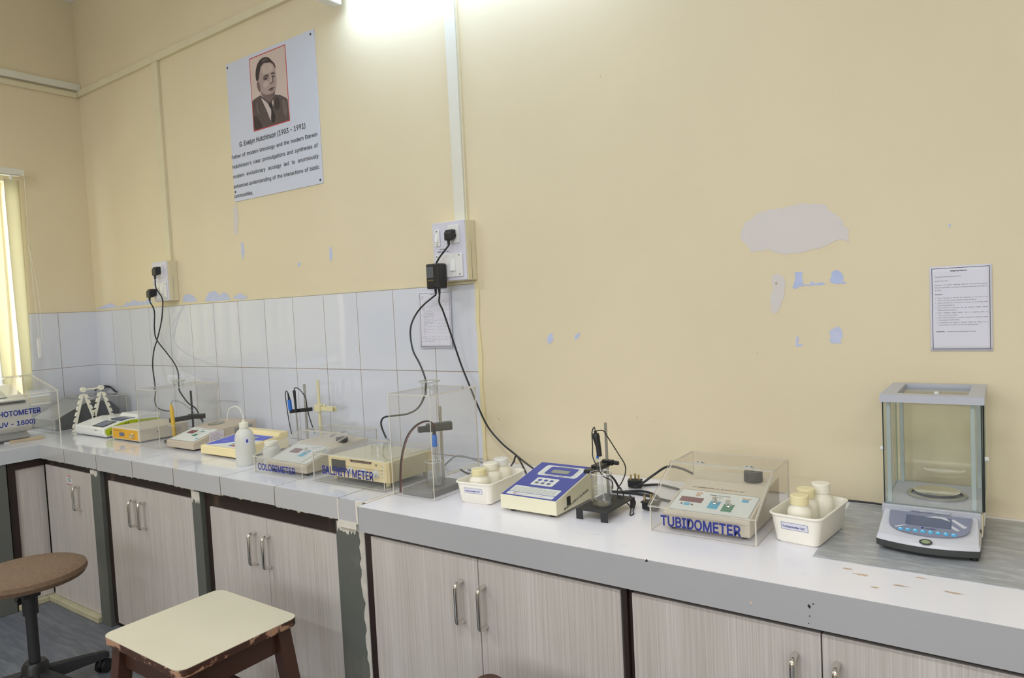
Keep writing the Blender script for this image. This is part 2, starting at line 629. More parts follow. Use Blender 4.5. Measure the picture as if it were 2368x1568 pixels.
def thing(name, label, cat, loc=(0, 0, 0), rz=0.0, group=None):
    o = bpy.data.objects.new(name, None)
    o.empty_display_size = 0.05
    COL.objects.link(o)
    o.location = loc
    o.rotation_euler = (0, 0, math.radians(rz))
    return tag(o, label, cat, group)


def tag(o, label, cat, group=None):
    o['label'] = label
    o['category'] = cat
    if group:
        o['group'] = group
    return o


def struct(o, label=None):
    o['kind'] = 'structure'
    if label:
        o['label'] = label
    return o


def dup(root, loc, rz, label, group=None):
    r = root.copy()
    COL.objects.link(r)
    r.location = loc
    r.rotation_euler = (0, 0, math.radians(rz))
    r['label'] = label
    if group:
        r['group'] = group
    for ch in list(root.children):
        c = ch.copy()
        COL.objects.link(c)
        c.parent = r
        for g in list(ch.children):
            d = g.copy()
            COL.objects.link(d)
            d.parent = c
    return r


def sag(pts):
    return [tuple(p) for p in pts]

# ================================================================== ROOM
ZL, ZR = 0.7968, 0.7945      # tops of the two worktops
DL, DR = 0.6265, 0.6603      # their depths
XE = 3.0492                  # where the right one begins
XR, YF, ZC = 7.4, -5.6, 3.35

b = MB()
b.box(-0.2, XR + 0.2, YF - 0.2, 0.2, -0.12, 0.0)
struct(b.build('floor', 'floor_stone'))
b = MB()
b.box(-0.2, XR + 0.2, YF - 0.2, 0.2, ZC, ZC + 0.12)
struct(b.build('ceiling', 'ceiling_paint'))
b = MB()
b.box(-0.2, XR + 0.2, 0.0, 0.2, 0.0, ZC)
wall_back = struct(b.build('wall_back', 'wall_paint'))
WY0, WY1, WZ0, WZ1 = -2.00, -0.43, 0.93, 2.22       # window opening in the left wall
b = MB()
b.box(-0.2, 0.0, WY1, 0.0, 0.0, ZC)
b.box(-0.2, 0.0, YF, WY0, 0.0, ZC)
b.box(-0.2, 0.0, WY0, WY1, 0.0, WZ0)
b.box(-0.2, 0.0, WY0, WY1, WZ1, ZC)
wall_left = struct(b.build('wall_left', 'wall_paint'))
b = MB()
b.box(XR, XR + 0.2, YF, 0.0, 0.0, ZC)
struct(b.build('wall_right', 'wall_paint'))
FX0, FX1, FZ0, FZ1 = 2.6, 6.2, 1.0, 2.5
b = MB()
b.box(-0.2, FX0, YF - 0.2, YF, 0.0, ZC)
b.box(FX1, XR + 0.2, YF - 0.2, YF, 0.0, ZC)
b.box(FX0, FX1, YF - 0.2, YF, 0.0, FZ0)
b.box(FX0, FX1, YF - 0.2, YF, FZ1, ZC)
struct(b.build('wall_front', 'wall_paint'))

# windows: frame, mullions and panes
wf = MB()
for y0, y1 in ((WY0, WY0 + 0.04), (WY1 - 0.04, WY1), (-1.24, -1.19)):
    wf.box(-0.13, -0.09, y0, y1, WZ0, WZ1)
for z0, z1 in ((WZ0, WZ0 + 0.04), (WZ1 - 0.04, WZ1)):
    wf.box(-0.13, -0.09, WY0 + 0.04, WY1 - 0.04, z0, z1)
win1 = struct(wf.build('window_1', 'window_frame'))
pb = MB()
pb.box(-0.113, -0.109, WY0 + 0.04, -1.24, WZ0 + 0.04, WZ1 - 0.04)
pb.box(-0.113, -0.109, -1.19, WY1 - 0.04, WZ0 + 0.04, WZ1 - 0.04)
pb.build('window_pane', 'pane', win1)
wf = MB()
for i in range(4):
    x = FX0 + (FX1 - FX0 - 0.05) * i / 3
    wf.box(x, x + 0.05, YF - 0.12, YF - 0.07, FZ0, FZ1)
for z0, z1 in ((FZ0, FZ0 + 0.05), (FZ1 - 0.05, FZ1)):
    wf.box(FX0, FX1, YF - 0.12, YF - 0.07, z0, z1)
win2 = struct(wf.build('window_2', 'window_frame'))

# wall tiles: back run of fourteen columns, left run up to the window
b = MB()
b.box(0.0, 3.024, -0.004, 0.0, ZL, 1.463)
struct(b.build('trim_1', 'wall_tile_back'), 'white glazed tile splashback on the back wall')
b = MB()
b.box(0.0, 0.004, -0.395, -0.004, ZL, 1.463)
b.box(0.0, 0.004, -2.4, -0.395, ZL, WZ0)
struct(b.build('trim_2', 'wall_tile_left'), 'white glazed tiles beside the window')
# cream paint that ran over the tile edge
b = MB()
P = front((0, -0.0002, 0))
pts_l = [(3.018, ZL)] + [(3.020 + 0.002 * math.sin(k * 2.1), ZL + 0.03 + k * 0.062) for k in range(11)] + [(3.02, 1.468)]
pts_r = [(3.040, 1.468)] + [(3.037 + 0.004 * math.sin(k * 1.7 + 1), 1.44 - k * 0.06) for k in range(11)] + [(3.038, ZL)]
pl_ = pts_l + pts_r
b.ppoly(P, pl_[::-1], 0.0, 0.0052)
struct(b.build('trim_3', 'wall_bead'), 'cream paint bead down the tile edge')
b = MB()
random.seed(3)
lo = [(0.02 + k * 0.05, 1.4635 - random.random() * 0.003) for k in range(61)]
hi = [(x, 1.468 + random.random() * 0.005) for x, _ in lo]
b.ppoly(P, lo + hi[::-1], 0.0, 0.0035)
struct(b.build('trim_4', 'conduit_paint'), 'thin cream paint line above the tiles')

# flaked patches of the wall paint (children of the wall)
PATCH = {
    'big': [(4.011,1.548),(4.028,1.579),(4.073,1.608),(4.137,1.613),(4.19,1.617),(4.241,1.607),(4.263,1.583),(4.284,1.566),(4.289,1.545),(4.3,1.529),(4.3,1.502),(4.272,1.508),(4.235,1.493),(4.186,1.482),(4.133,1.479),(4.091,1.497),(4.048,1.494),(4.026,1.521)],
    'tall': [(4.098,1.421),(4.116,1.427),(4.133,1.418),(4.135,1.387),(4.129,1.356),(4.117,1.332),(4.107,1.313),(4.095,1.317),(4.093,1.352),(4.098,1.383)],
    'a': [(4.161,1.427),(4.182,1.428),(4.179,1.419),(4.184,1.394),(4.201,1.393),(4.204,1.402),(4.213,1.394),(4.233,1.395),(4.241,1.389),(4.189,1.389),(4.172,1.387),(4.161,1.38),(4.154,1.386),(4.161,1.404)],
    'b': [(4.257,1.423),(4.27,1.428),(4.282,1.421),(4.284,1.409),(4.283,1.395),(4.292,1.393),(4.288,1.388),(4.258,1.391),(4.248,1.402),(4.255,1.405)],
    'c': [(4.162,1.249),(4.169,1.246),(4.165,1.227),(4.176,1.224),(4.173,1.218),(4.161,1.216),(4.157,1.221)],
    'd': [(4.248,1.263),(4.269,1.273),(4.28,1.262),(4.281,1.247),(4.275,1.235),(4.275,1.226),(4.251,1.227),(4.244,1.233),(4.25,1.242)],
    'e': [(4.529,1.522),(4.534,1.524),(4.533,1.515),(4.529,1.514)],
    'f': [(3.334,1.264),(3.351,1.271),(3.355,1.249),(3.341,1.231),(3.327,1.241)],
    'g': [(3.442,1.262),(3.463,1.272),(3.455,1.252),(3.438,1.243)],
    'h': [(1.567,1.746),(1.585,1.748),(1.595,1.705),(1.575,1.66),(1.565,1.697)],
    'i': [(2.218,1.668),(2.23,1.67),(2.235,1.632),(2.223,1.603),(2.213,1.619)],
    'j': [(1.526,1.924),(1.55,1.943),(1.564,1.878),(1.539,1.785),(1.515,1.798)],
    'k': [(1.992,1.616),(2.011,1.619),(2.012,1.601),(1.996,1.598)],
    'r1': [(0.023,1.484),(0.11,1.494),(0.211,1.509),(0.272,1.485),(0.351,1.482),(0.38,1.502),(0.447,1.504),(0.464,1.516),(0.542,1.502),(0.61,1.499),(0.641,1.515),(0.687,1.503),(0.684,1.481),(0.427,1.477),(0.022,1.474)],
    'r2': [(1.001,1.483),(1.022,1.512),(1.058,1.522),(1.103,1.513),(1.13,1.498),(1.14,1.477),(1.077,1.475)],
    'r3': [(1.217,1.473),(1.237,1.502),(1.263,1.518),(1.299,1.523),(1.326,1.52),(1.355,1.498),(1.383,1.512),(1.417,1.508),(1.444,1.483),(1.454,1.47),(1.339,1.466)],
    'r4': [(1.474,1.477),(1.478,1.488),(1.505,1.491),(1.52,1.499),(1.549,1.498),(1.556,1.489),(1.584,1.485),(1.586,1.472),(1.528,1.468)],
}
PM = dict(big='peel_pale', tall='peel_pale', j='peel_pale', a='peel_blue_deep', b='peel_blue_deep', c='peel_blue', d='peel_blue')
WP = front((0, 0, 0))


def rough_poly(pts, amp=0.0035, step=0.012):
    out = []
    n = len(pts)
    for i in range(n):
        a, c = Vector(pts[i]), Vector(pts[(i + 1) % n])
        L = (c - a).length
        k = max(1, int(L / step))
        for j in range(k):
            q = a.lerp(c, j / k)
            out.append((q.x + random.uniform(-amp, amp), q.y + random.uniform(-amp, amp)))
    return out


for k, pts in PATCH.items():
    b = MB()
    amp = 0.003 if k in ('big', 'tall') else (0.0010 if (len(pts) < 7 or k == 'a') else 0.0026)
    b.flat(WP, rough_poly(pts, amp, 0.01), 0.0006)
    b.build('peeled_patch', PM.get(k, 'peel_blue'), wall_back)
for (x, z, r) in ((4.11, 1.40, .004), (3.66, 0.99, .003), (3.72, 0.98, .002), (3.1, 0.955, .003), (4.05, 1.2, .002), (3.58, 2.1, .003)):
    b = MB()
    b.cyl(WP, x, z, r, 0, 0.0008, 8)
    b.build('paint_fleck', 'stain_rust', wall_back)

# ---- cable conduits
def conduit(name, boxes, label, m='conduit_paint'):
    b = MB()
    for bx in boxes:
        b.box(*bx)
    return tag(b.build(name, m, bevel=0.0015), label, 'conduit')


conduit('cable_conduit', [(0.0, 3.62, -0.018, 0.0, 2.776, 2.812)], 'long cream cable conduit running along the back wall high up')
conduit('cable_conduit', [(0.0, 0.018, -2.2, -0.020, 2.770, 2.800)], 'lower cream conduit on the left wall near the window')
c = conduit('cable_conduit', [(0.0, 0.032, -2.2, -0.001, 2.812, 2.850)], 'upper whiter conduit on the left wall, standing out from the wall', 'conduit_white')
conduit('cable_conduit', [(0.884, 0.940, -0.016, 0.0, 1.7061, 2.7755)], 'vertical cream conduit down to the far left switchboard')
b = MB()
b.box(2.950, 2.999, -0.016, 0.0, 1.697, 2.7755)
cd = tag(b.build('cable_conduit', 'conduit_white', bevel=0.0015), 'vertical conduit down to the switchboard with the power adapter', 'conduit')
b = MB()
b.box(2.9995, 3.007, -0.009, 0.0, 1.697, 2.7755)
b.build('yellowed_edge', 'conduit_paint', cd)

# ---- tube light fixed high on the back wall
t = thing('tube_light', 'white batten tube light glowing at the top of the back wall', 'light', (2.385, 0, 2.682))
b = MB()
b.box(0, 1.46, -0.052, 0.0, 0.0, 0.055)
b.build('batten', 'plastic_white', t, bevel=0.004)
TP = Pl((0, -0.125, -0.018), (0, 1, 0), (0, 0, 1))
for x0, x1 in ((0.0, 0.05), (1.41, 1.46)):
    b = MB()
    b.box(x0, x1, -0.15, -0.04, -0.045, 0.02)
    b.build('end_cap', 'plastic_white', t, bevel=0.008)
b = MB()
b.cyl(TP, 0, 0, 0.013, 0.05, 1.41, 16)
b.build('glowing_tube', 'tube_glow', t)

# fixtures of the ceiling lights
first = None
for i, (tx, ty, wh) in enumerate(((1.6, -2.3, 'nearest the window wall'), (4.4, -2.3, 'over the middle of the room'), (3.0, -4.2, 'towards the front windows'), (6.2, -3.4, 'nearest the right wall'))):
    t = thing('ceiling_batten', 'white ceiling tube fitting ' + wh, 'light', (tx, ty, 3.03))
    b = MB()
    b.box(-0.62, 0.62, -0.06, 0.06, 0.0, 0.06)
    b.build('housing', 'plastic_white', t, bevel=0.005)
    for sx in (-0.45, 0.45):
        b = MB()
        b.cyl(topp((sx, 0, 0)), 0, 0, 0.006, 0.06, 0.32, 8)
        b.build('suspension_rod', 'plastic_white', t)

# ---- vertical blinds
t = thing('vertical_blind', 'pale yellow vertical blind hanging before the left window', 'blind', (0.062, -0.36, 0))
b = MB()
b.box(-0.020, 0.020, -1.62, 0.0, 2.250, 2.283)
b.box(-0.012, 0.012, -1.60, -0.02, 2.243, 2.250)
b.build('headrail', 'conduit_white', t, bevel=0.003)
for y in (-0.045, -0.5, -1.1):
    b = MB()
    b.box(-0.062, 0.004, y - 0.012, y + 0.012, 2.283, 2.289)
    b.build('bracket', 'conduit_paint', t)
k = 0
y = -0.064
while y > -1.55:
    w = 0.098
    a = math.radians(24 + 5 * math.sin(k * 1.9)) if k else math.radians(26)
    b = MB()
    n = 9
    zt, zb = 2.222, 1.02
    tw = 0.03 * math.sin(k * 2.3)
    vs, fs = [], []
    for r in range(13):
        z = zt + (zb - zt) * r / 12
        aa = a + tw * r / 12 + 0.30 * (r / 12) ** 2
        for q in range(n):
            s_ = (q / (n - 1) - 0.5)
            bow = 0.010 * (1 - (2 * s_) ** 2) * (r / 12)
            vs.append((math.sin(aa) * s_ * w * (-1) + math.cos(aa) * bow, y + math.cos(aa) * s_ * w + math.sin(aa) * bow, z))
    for r in range(12):
        for q in range(n - 1):
            fs.append((r * n + q, r * n + q + 1, (r + 1) * n + q + 1, (r + 1) * n + q))
    b.add(vs, fs, 0, True)
    o = b.build('slat', 'blind_cloth', t)
    sm_ = o.modifiers.new('thick', 'SOLIDIFY')
    sm_.thickness = 0.0008
    h = MB()
    h.box(-0.0012, 0.0012, y - 0.006, y + 0.006, 2.218, 2.2435)
    h.build('hanger', 'plastic_white', o)
    k += 1
    y -= 0.100
b = MB()
b.tube([(0.03, -0.008, 2.262), (0.034, -0.012, 2.0), (0.036, -0.014, 1.835)], 0.0014, 6)
b.tube([(0.036, -0.014, 1.835), (0.026, -0.003, 1.55), (0.03, 0.0, 1.32)], 0.0013, 6)
b.tube([(0.036, -0.014, 1.835), (0.036, 0.014, 1.55), (0.036, 0.012, 1.32)], 0.0013, 6)
b.tube([(0.03, 0.0, 1.32), (0.04, 0.02, 1.285), (0.036, 0.012, 1.32)], 0.0012, 6)
b.build('pull_cord', 'plastic_offwhite', t)
b = MB()
b.cyl(topp((0.036, -0.014, 1.825)), 0, 0, 0.006, 0, 0.02, 10)
b.build('cord_joiner', 'conduit_paint', t)
b = MB()
b.box(0.022, 0.034, -0.010, 0.008, 1.205, 1.315)
b.build('cord_weight', 'plastic_white', t, bevel=0.003)

# grey board further along the left wall (only its mirror image in the tiles is seen)
t = thing('notice_board', 'plain grey board on the left wall, seen as a dark rectangle mirrored in the tiles', 'board', (0.004, -2.22, 0.98))
b = MB()
b.box(0, 0.012, -0.62, 0, 0, 0.40)
b.build('panel', 'board_grey', t)
b = MB()
for bx in ((0, 0.018, -0.64, 0.02, -0.02, 0), (0, 0.018, -0.64, 0.02, 0.40, 0.42), (0, 0.018, -0.64, -0.62, 0, 0.40), (0, 0.018, 0, 0.02, 0, 0.40)):
    b.box(*bx)
b.build('frame', 'window_frame', t)

# ================================================================== WORKTOPS
LX = 0.702                    # front of the wing along the left wall
t = thing('tiled_worktop', 'white tiled L-shaped worktop in the corner with chipped tile fascia', 'worktop', (0, 0, 0))
b = MB()
b.box(0.0, 3.030, -DL + 0.006, -0.0045, 0.745, ZL)
b.box(0.0045, LX - 0.006, -2.3, -DL + 0.006, 0.745, ZL)
b.build('top_slab', 'worktop_tile', t)
# fascia tiles with a ragged bottom
random.seed(11)
FP = front((0, -DL + 0.006, 0))
x = 2.9215
edges = [3.0]
while x > LX:
    edges.append(x)
    x -= 0.324
edges.append(LX)
b = MB()
rag = MB()
for i in range(len(edges) - 1):
    x1, x0 = edges[i], edges[i + 1]
    zb = 0.7285 + random.uniform(-0.003, 0.003)
    b.pbox(FP, x0 + 0.0006, x1 - 0.0006, zb, ZL - 0.0005, 0.0, 0.0065)
    n = 24
    pts = [(x0 + 0.001, zb + 0.002)] + [(x0 + 0.001 + (x1 - x0 - 0.002) * k / n, zb - abs(random.gauss(0, 0.0022))) for k in range(n + 1)] + [(x1 - 0.001, zb + 0.002)]
    rag.ppoly(FP, pts, 0.0005, 0.0045)
b.build('front_fascia', 'fascia_tile', t)
rag.build('mortar_bead', 'plinth_cream', t)
b = MB()
b.box(LX - 0.006, LX + 0.0005, -2.3, -DL, 0.7285, ZL - 0.0005)
b.build('side_fascia', 'fascia_tile_side', t)
b = MB()
b.box(3.0302, 3.0485, -DL + 0.003, -0.0045, 0.7946, ZL - 0.001)
b.build('end_bead', 'ledge_plaster', t)
b = MB()
b.pbox(FP, 3.0005, 3.032, 0.724, ZL - 0.0005, 0.0, 0.007)
b.pbox(FP, 2.918, 2.9235, 0.716, ZL - 0.001, 0.0066, 0.0078)
b.pbox(FP, 2.918, 3.0, 0.706, 0.729, 0.0, 0.0076)
b.build('plaster_patch', 'ledge_plaster', t)

# right worktop
t = thing('laminate_worktop', 'white laminate worktop with shade coloured into its edge band, along the right of the wall', 'worktop', (0, 0, 0))
b = MB()
b.box(XE, XR - 0.01, -DR + 0.002, -0.001, 0.7185, ZR)
b.build('top_board', 'laminate_white', t)
b = MB()
b.box(XE - 0.001, XR - 0.01, -DR, -DR + 0.002, 0.7185, ZR - 0.0004)
b.box(XE - 0.002, XE, -DR, -0.001, 0.7185, ZR - 0.0004)
b.build('edge_band', 'laminate_edge_shaded', t)
random.seed(5)
LP = front((0, -DR, 0))
for (x, z, r, mm) in ((4.213, 0.745, .0035, 'stain_rust'), (4.325, 0.762, .004, 'frame_brown'), (4.333, 0.768, .002, 'frame_brown'), (3.985, 0.7925, .004, 'frame_brown'), (4.326, 0.742, .0015, 'frame_brown'), (4.324, 0.728, .0015, 'frame_brown')):
    b = MB()
    b.flat(LP, rough_poly([(x - r, z), (x, z - r), (x + r, z), (x, z + r)], r * 0.3, r), 0.0003)
    b.build('chip', mm, t)
TPN = topp((0, 0, ZR))
for (x, y, sx, sy) in ((4.40, -0.535, .020, .006), (4.47, -0.56, .018, .004), (4.557, -0.55, .024, .004), (4.37, -0.515, .014, .004), (4.43, -0.59, .010, .004), (4.50, -0.50, .012, .003)):
    b = MB()
    pts = [(x + sx * math.cos(a / 12 * 6.283) * random.uniform(.5, 1.1), y + sy * math.sin(a / 12 * 6.283) * random.uniform(.5, 1.1)) for a in range(12)]
    b.flat(TPN, pts, 0.0003)
    b.build('rust_stain', 'stain_rust', t)
for (x, y, L, a) in ((3.80, -0.56, .05, .25), (3.77, -0.575, .03, -.1), (3.9, -0.60, .02, .5), (4.02, -0.55, .015, 1.2), (3.60, -0.60, .02, .4), (4.3, -0.58, .014, 1.0)):
    b = MB()
    d = Vector((math.cos(a), math.sin(a)))
    n = Vector((-d.y, d.x)) * 0.0007
    b.flat(TPN, [(x - d.x * L / 2, y - d.y * L / 2), (x + n.x, y + n.y), (x + d.x * L / 2, y + d.y * L / 2), (x - n.x, y - n.y)], 0.0003)
    b.build('scratch', 'scuff_grey', t)
b = MB()
b.box(4.293, 4.98, -0.478, -0.022, ZR, ZR + 0.0012)
tag(b.build('marble_slab', 'marble_grey'), 'grey veined marble slab let into the white worktop under the glass-cased balance', 'slab')

# ================================================================== CABINETS
YD = -0.600


def handle(parent, x, z0, z1, y):
    b = MB()
    s_ = 0.030
    b.tube([(x, y, z1), (x, y - 0.016, z1), (x, y - 0.026, z1 - 0.003), (x, y - s_, z1 - 0.012), (x, y - s_, (z0 + z1) / 2), (x, y - s_, z0 + 0.012), (x, y - 0.026, z0 + 0.003), (x, y - 0.016, z0), (x, y, z0)], 0.0062, 12, sub=4)
    b.build('handle', 'chrome', parent)


def cabinet(name, label, x0, x1, y, ztop, zb, jl, jr, tophead, doors, hz, bottom=0.03):
    """x0..x1 outside; jl, jr jamb widths; doors = list of (x0, x1, handle_x)."""
    t = thing(name, label, 'cabinet', (x0, 0, 0))
    b = MB()
    b.box(0, x1 - x0, y + 0.022, -0.06, zb, zb + 0.02)
    b.box(0, 0.018, y + 0.022, -0.06, zb + 0.02, ztop)
    b.box(x1 - x0 - 0.018, x1 - x0, y + 0.022, -0.06, zb + 0.02, ztop)
    b.build('carcass', 'frame_brown', t)
    b = MB()
    b.box(0, jl, y - 0.001, y + 0.022, zb, ztop)
    b.box(x1 - x0 - jr, x1 - x0, y - 0.001, y + 0.022, zb, ztop)
    b.box(jl, x1 - x0 - jr, y - 0.001, y + 0.022, tophead, ztop)
    b.build('frame', 'frame_brown', t, bevel=0.001)
    for (a, c, hx) in doors:
        d = MB()
        d.box(a - x0, c - x0, y - 0.006, y + 0.010, bottom, tophead - 0.003)
        dr = d.build('door', 'door_laminate', t, bevel=0.001)
        if hx:
            handle(dr, hx - x0, hz[0], hz[1], y - 0.006)
    return t


c1 = cabinet('base_cabinet', 'single-door cabinet in the corner with a torn sticker', 0.684, 1.210, YD, 0.728, 0.02, 0.012, 0.004, 0.695, [(0.700, 1.202, 1.062)], (0.514, 0.620))
cabinet('base_cabinet', 'two-door cabinet between the two narrow stone posts', 1.306, 2.052, YD, 0.728, 0.02, 0.042, 0.014, 0.683, [(1.352, 1.688, 1.588), (1.6905, 2.035, 1.668)], (0.512, 0.620))
cabinet('base_cabinet', 'two-door cabinet behind the cream-topped wooden stool', 2.118, 2.888, YD, 0.728, 0.02, 0.036, 0.008, 0.669, [(2.158, 2.5085, 2.442), (2.511, 2.878, 2.523)], (0.498, 0.608))
cabinet('base_cabinet', 'two-door cabinet under the right worktop, left of the dark upright', XE + 0.001, 3.916, -0.640, 0.718, 0.02, 0.030, 0.004, 0.708, [(3.082, 3.4875, 3.432), (3.490, 3.909, 3.509)], (0.526, 0.636))
cabinet('base_cabinet', 'two-door cabinet under the right worktop, right of the dark upright', 3.928, 4.79, -0.640, 0.718, 0.02, 0.008, 0.02, 0.708, [(3.938, 4.3415, 4.294), (4.344, 4.766, 4.372)], (0.54, 0.652))
cabinet('base_cabinet', 'further two-door cabinet at the right end', 4.80, 5.66, -0.640, 0.718, 0.02, 0.012, 0.02, 0.708, [(4.814, 5.22, 5.16), (5.2225, 5.638, 5.28)], (0.54, 0.652))
b = MB()
b.box(3.9165, 3.9275, -0.652, -0.1, 0.0, 0.7184)
tag(b.build('upright_post', 'frame_brown', bevel=0.001), 'narrow dark brown upright between the two right-hand cabinets', 'post')
b = MB()
b.box(XE + 0.002, 5.66, -0.60, -0.08, 0.0, 0.02)
b.box(0.70, 2.888, -0.585, -0.08, 0.0, 0.02)
struct(b.build('baseboard_back', 'frame_brown'))
# sticker on the corner cabinet door
door = [c for c in c1.children if c.name.startswith('door')][0]
b = MB()
SP = front((0, YD - 0.0064, 0))
b.ppoly(SP, [(0.936 - .684, 0.620), (0.992 - .684, 0.618), (0.992 - .684, 0.646), (0.980 - .684, 0.655), (0.968 - .684, 0.661), (0.934 - .684, 0.664)], 0, 0.0004)
b.pbox(SP, .25, .29, .658, .661, .0004, .0007, 1)
b.pbox(SP, .25, .308, .619, .622, .0004, .0007, 1)
for z in (0.648, 0.640, 0.632):
    b.pbox(SP, .262, .295, z, z + .003, .0004, .0006, 2)
b.build('sticker', ['paper_pink', 'frame_red', 'overlay_green'], door)

# cabinet of the wing along the left wall (faces the room)
t = thing('base_cabinet', 'cabinet of the left wing, its panel meeting the corner cabinet', 'cabinet', (0.684, -0.62, 0))
b = MB()
b.box(-0.03, 0.0, -0.145, -0.112, 0.02, 0.728)
b.box(-0.03, 0.0, -0.112, 0.018, 0.690, 0.728)
b.build('frame', 'frame_brown', t)
b = MB()
b.box(-0.026, -0.010, -0.110, 0.018, 0.03, 0.688)
b.build('door', 'door_laminate', t, bevel=0.001)
b = MB()
b.box(-0.5, -0.03, -0.145, -0.13, 0.02, 0.728)
b.build('carcass', 'frame_brown', t)
# plinth step under the doors in the corner
b = MB()
b.box(0.59, 1.208, -0.632, -0.588, 0.0, 0.028)
b.box(0.59, 0.694, -0.765, -0.632, 0.0, 0.028)
struct(b.build('trim_5', 'plinth_cream', bevel=0.004), 'cream painted plinth under the corner cabinets')

# stone posts
def post(label, x0, x1, y1=-0.05, y0=None, ztop=0.720):
    y0 = -DL + 0.0085 if y0 is None else y0
    t = thing('stone_post', label, 'post', (x0, 0, 0))
    b = MB()
    b.box(0, x1 - x0, y0, y1, 0, ztop)
    b.build('shaft', 'post_stone', t, bevel=0.002)
    return t


random.seed(21)
def plaster(t, x0, x1, z0, z1, y):
    b = MB()
    n = 14
    top = [(x1, z1), (x0, z1)]
    bot = [(x0 + (x1 - x0) * k / n, z0 + random.uniform(-0.012, 0.008)) for k in range(n + 1)]
    b.ppoly(front((0, y, 0)), bot + top, 0, 0.0012)
    b.build('plaster_smear', 'post_plaster', t)


p1 = post('grey stone post right of the corner cabinet', 1.214, 1.302)
plaster(p1, 0.001, 0.070, 0.700, 0.7195, -DL + 0.0085)
p2 = post('grey stone post with plaster at its head, mid-way along the tiled worktop', 2.056, 2.114)
plaster(p2, 0.001, 0.057, 0.682, 0.7195, -DL + 0.0085)
p3 = post('wide grey stone end post with flaking white paint down its right edge', 2.892, 3.0475)
plaster(p3, 0.008, 0.112, 0.692, 0.7195, -DL + 0.0085)
b = MB()
n = 40
edge = [(0.106 + 0.004 * math.sin(k * 0.55) + random.uniform(-0.006, 0.006) + 0.018 * (k / n), 0.702 * (1 - k / n)) for k in range(n + 1)]
b.ppoly(front((0, -DL + 0.0085, 0)), edge + [(0.132, 0.0), (0.132, 0.702)], 0, 0.0014)
b.build('flaking_paint', 'post_plaster', p3)
b = MB()
b.pbox(front((0, -DL + 0.0085, 0)), 0.1335, 0.1545, 0.0, 0.7195, 0, 0.0016)
b.build('laminate_strip', 'laminate_edge_shaded', p3)
t = thing('stone_post', 'dark grey-green stone post under the left wing', 'post', (0.65, -0.86, 0))
b = MB()
b.box(0, 0.046, -0.01, 0.088, 0, 0.7284)
b.build('shaft', 'post_stone', t, bevel=0.002)

# ================================================================== STOOLS
t = thing('wooden_stool', 'square wooden stool with cream laminate top and chipped brown paint', 'stool', (2.745, -1.0, 0), 0)
hx, hy = 0.203, 0.183


def rrect(x0, x1, y0, y1, r, n=6):
    pts = []
    for cx, cy, a0 in ((x1 - r, y0 + r, -90), (x1 - r, y1 - r, 0), (x0 + r, y1 - r, 90), (x0 + r, y0 + r, 180)):
        for k in range(n + 1):
            a = math.radians(a0 + 90 * k / n)
            pts.append((cx + r * math.cos(a), cy + r * math.sin(a)))
    return pts


HS = 0.5
b = MB()
b.ppoly(topp((0, 0, 0)), rrect(-hx, hx, -hy, hy, 0.03), HS - 0.024, HS - 0.0015)
b.build('seat_board', 'stool_edge', t, bevel=0.003)
b = MB()
b.ppoly(topp((0, 0, 0)), rrect(-hx, hx, -hy, hy, 0.03), HS - 0.0015, HS)
b.build('laminate_top', 'stool_top', t)
b = MB()
for s_ in (-1, 1):
    b.box(-hx + 0.05, hx - 0.05, s_ * (hy - 0.045) - 0.011, s_ * (hy - 0.045) + 0.011, HS - 0.095, HS - 0.024)
    b.box(s_ * (hx - 0.045) - 0.011, s_ * (hx - 0.045) + 0.011, -hy + 0.05, hy - 0.05, HS - 0.095, HS - 0.024)
b.build('apron', 'stool_paint', t)
for sx in (-1, 1):
    for sy in (-1, 1):
        b = MB()
        w = 0.021
        tx, ty = sx * (hx - 0.042), sy * (hy - 0.040)
        bx, by = sx * (hx + 0.004), sy * (hy + 0.002)
        vs = [(bx + a, by + c, 0) for a, c in ((-w, -w), (w, -w), (w, w), (-w, w))] + [(tx + a, ty + c, HS - 0.024) for a, c in ((-w, -w), (w, -w), (w, w), (-w, w))]
        b.add(vs, [(3, 2, 1, 0), (4, 5, 6, 7), (0, 1, 5, 4), (1, 2, 6, 5), (2, 3, 7, 6), (3, 0, 4, 7)])
        b.build('leg', 'stool_paint', t, bevel=0.002)
for sy in (-1, 1):
    b = MB()
    b.box(-hx + 0.03, hx - 0.03, sy * (hy - 0.014) - 0.009, sy * (hy - 0.014) + 0.009, 0.14, 0.175)
    b.build('stretcher', 'stool_paint', t)
for sx in (-1, 1):
    b = MB()
    b.box(sx * (hx - 0.012) - 0.009, sx * (hx - 0.012) + 0.009, -hy + 0.03, hy - 0.03, 0.20, 0.235)
    b.build('stretcher', 'stool_paint', t)
st2 = dup(t, (3.776, -1.003, 0.0), -13, 'plain brown wooden stool of which only one corner shows at the bottom edge')
for c in list(st2.children):           # this stool has no laminate on its seat
    if c.name.startswith('laminate_top'):
        bpy.data.objects.remove(c)

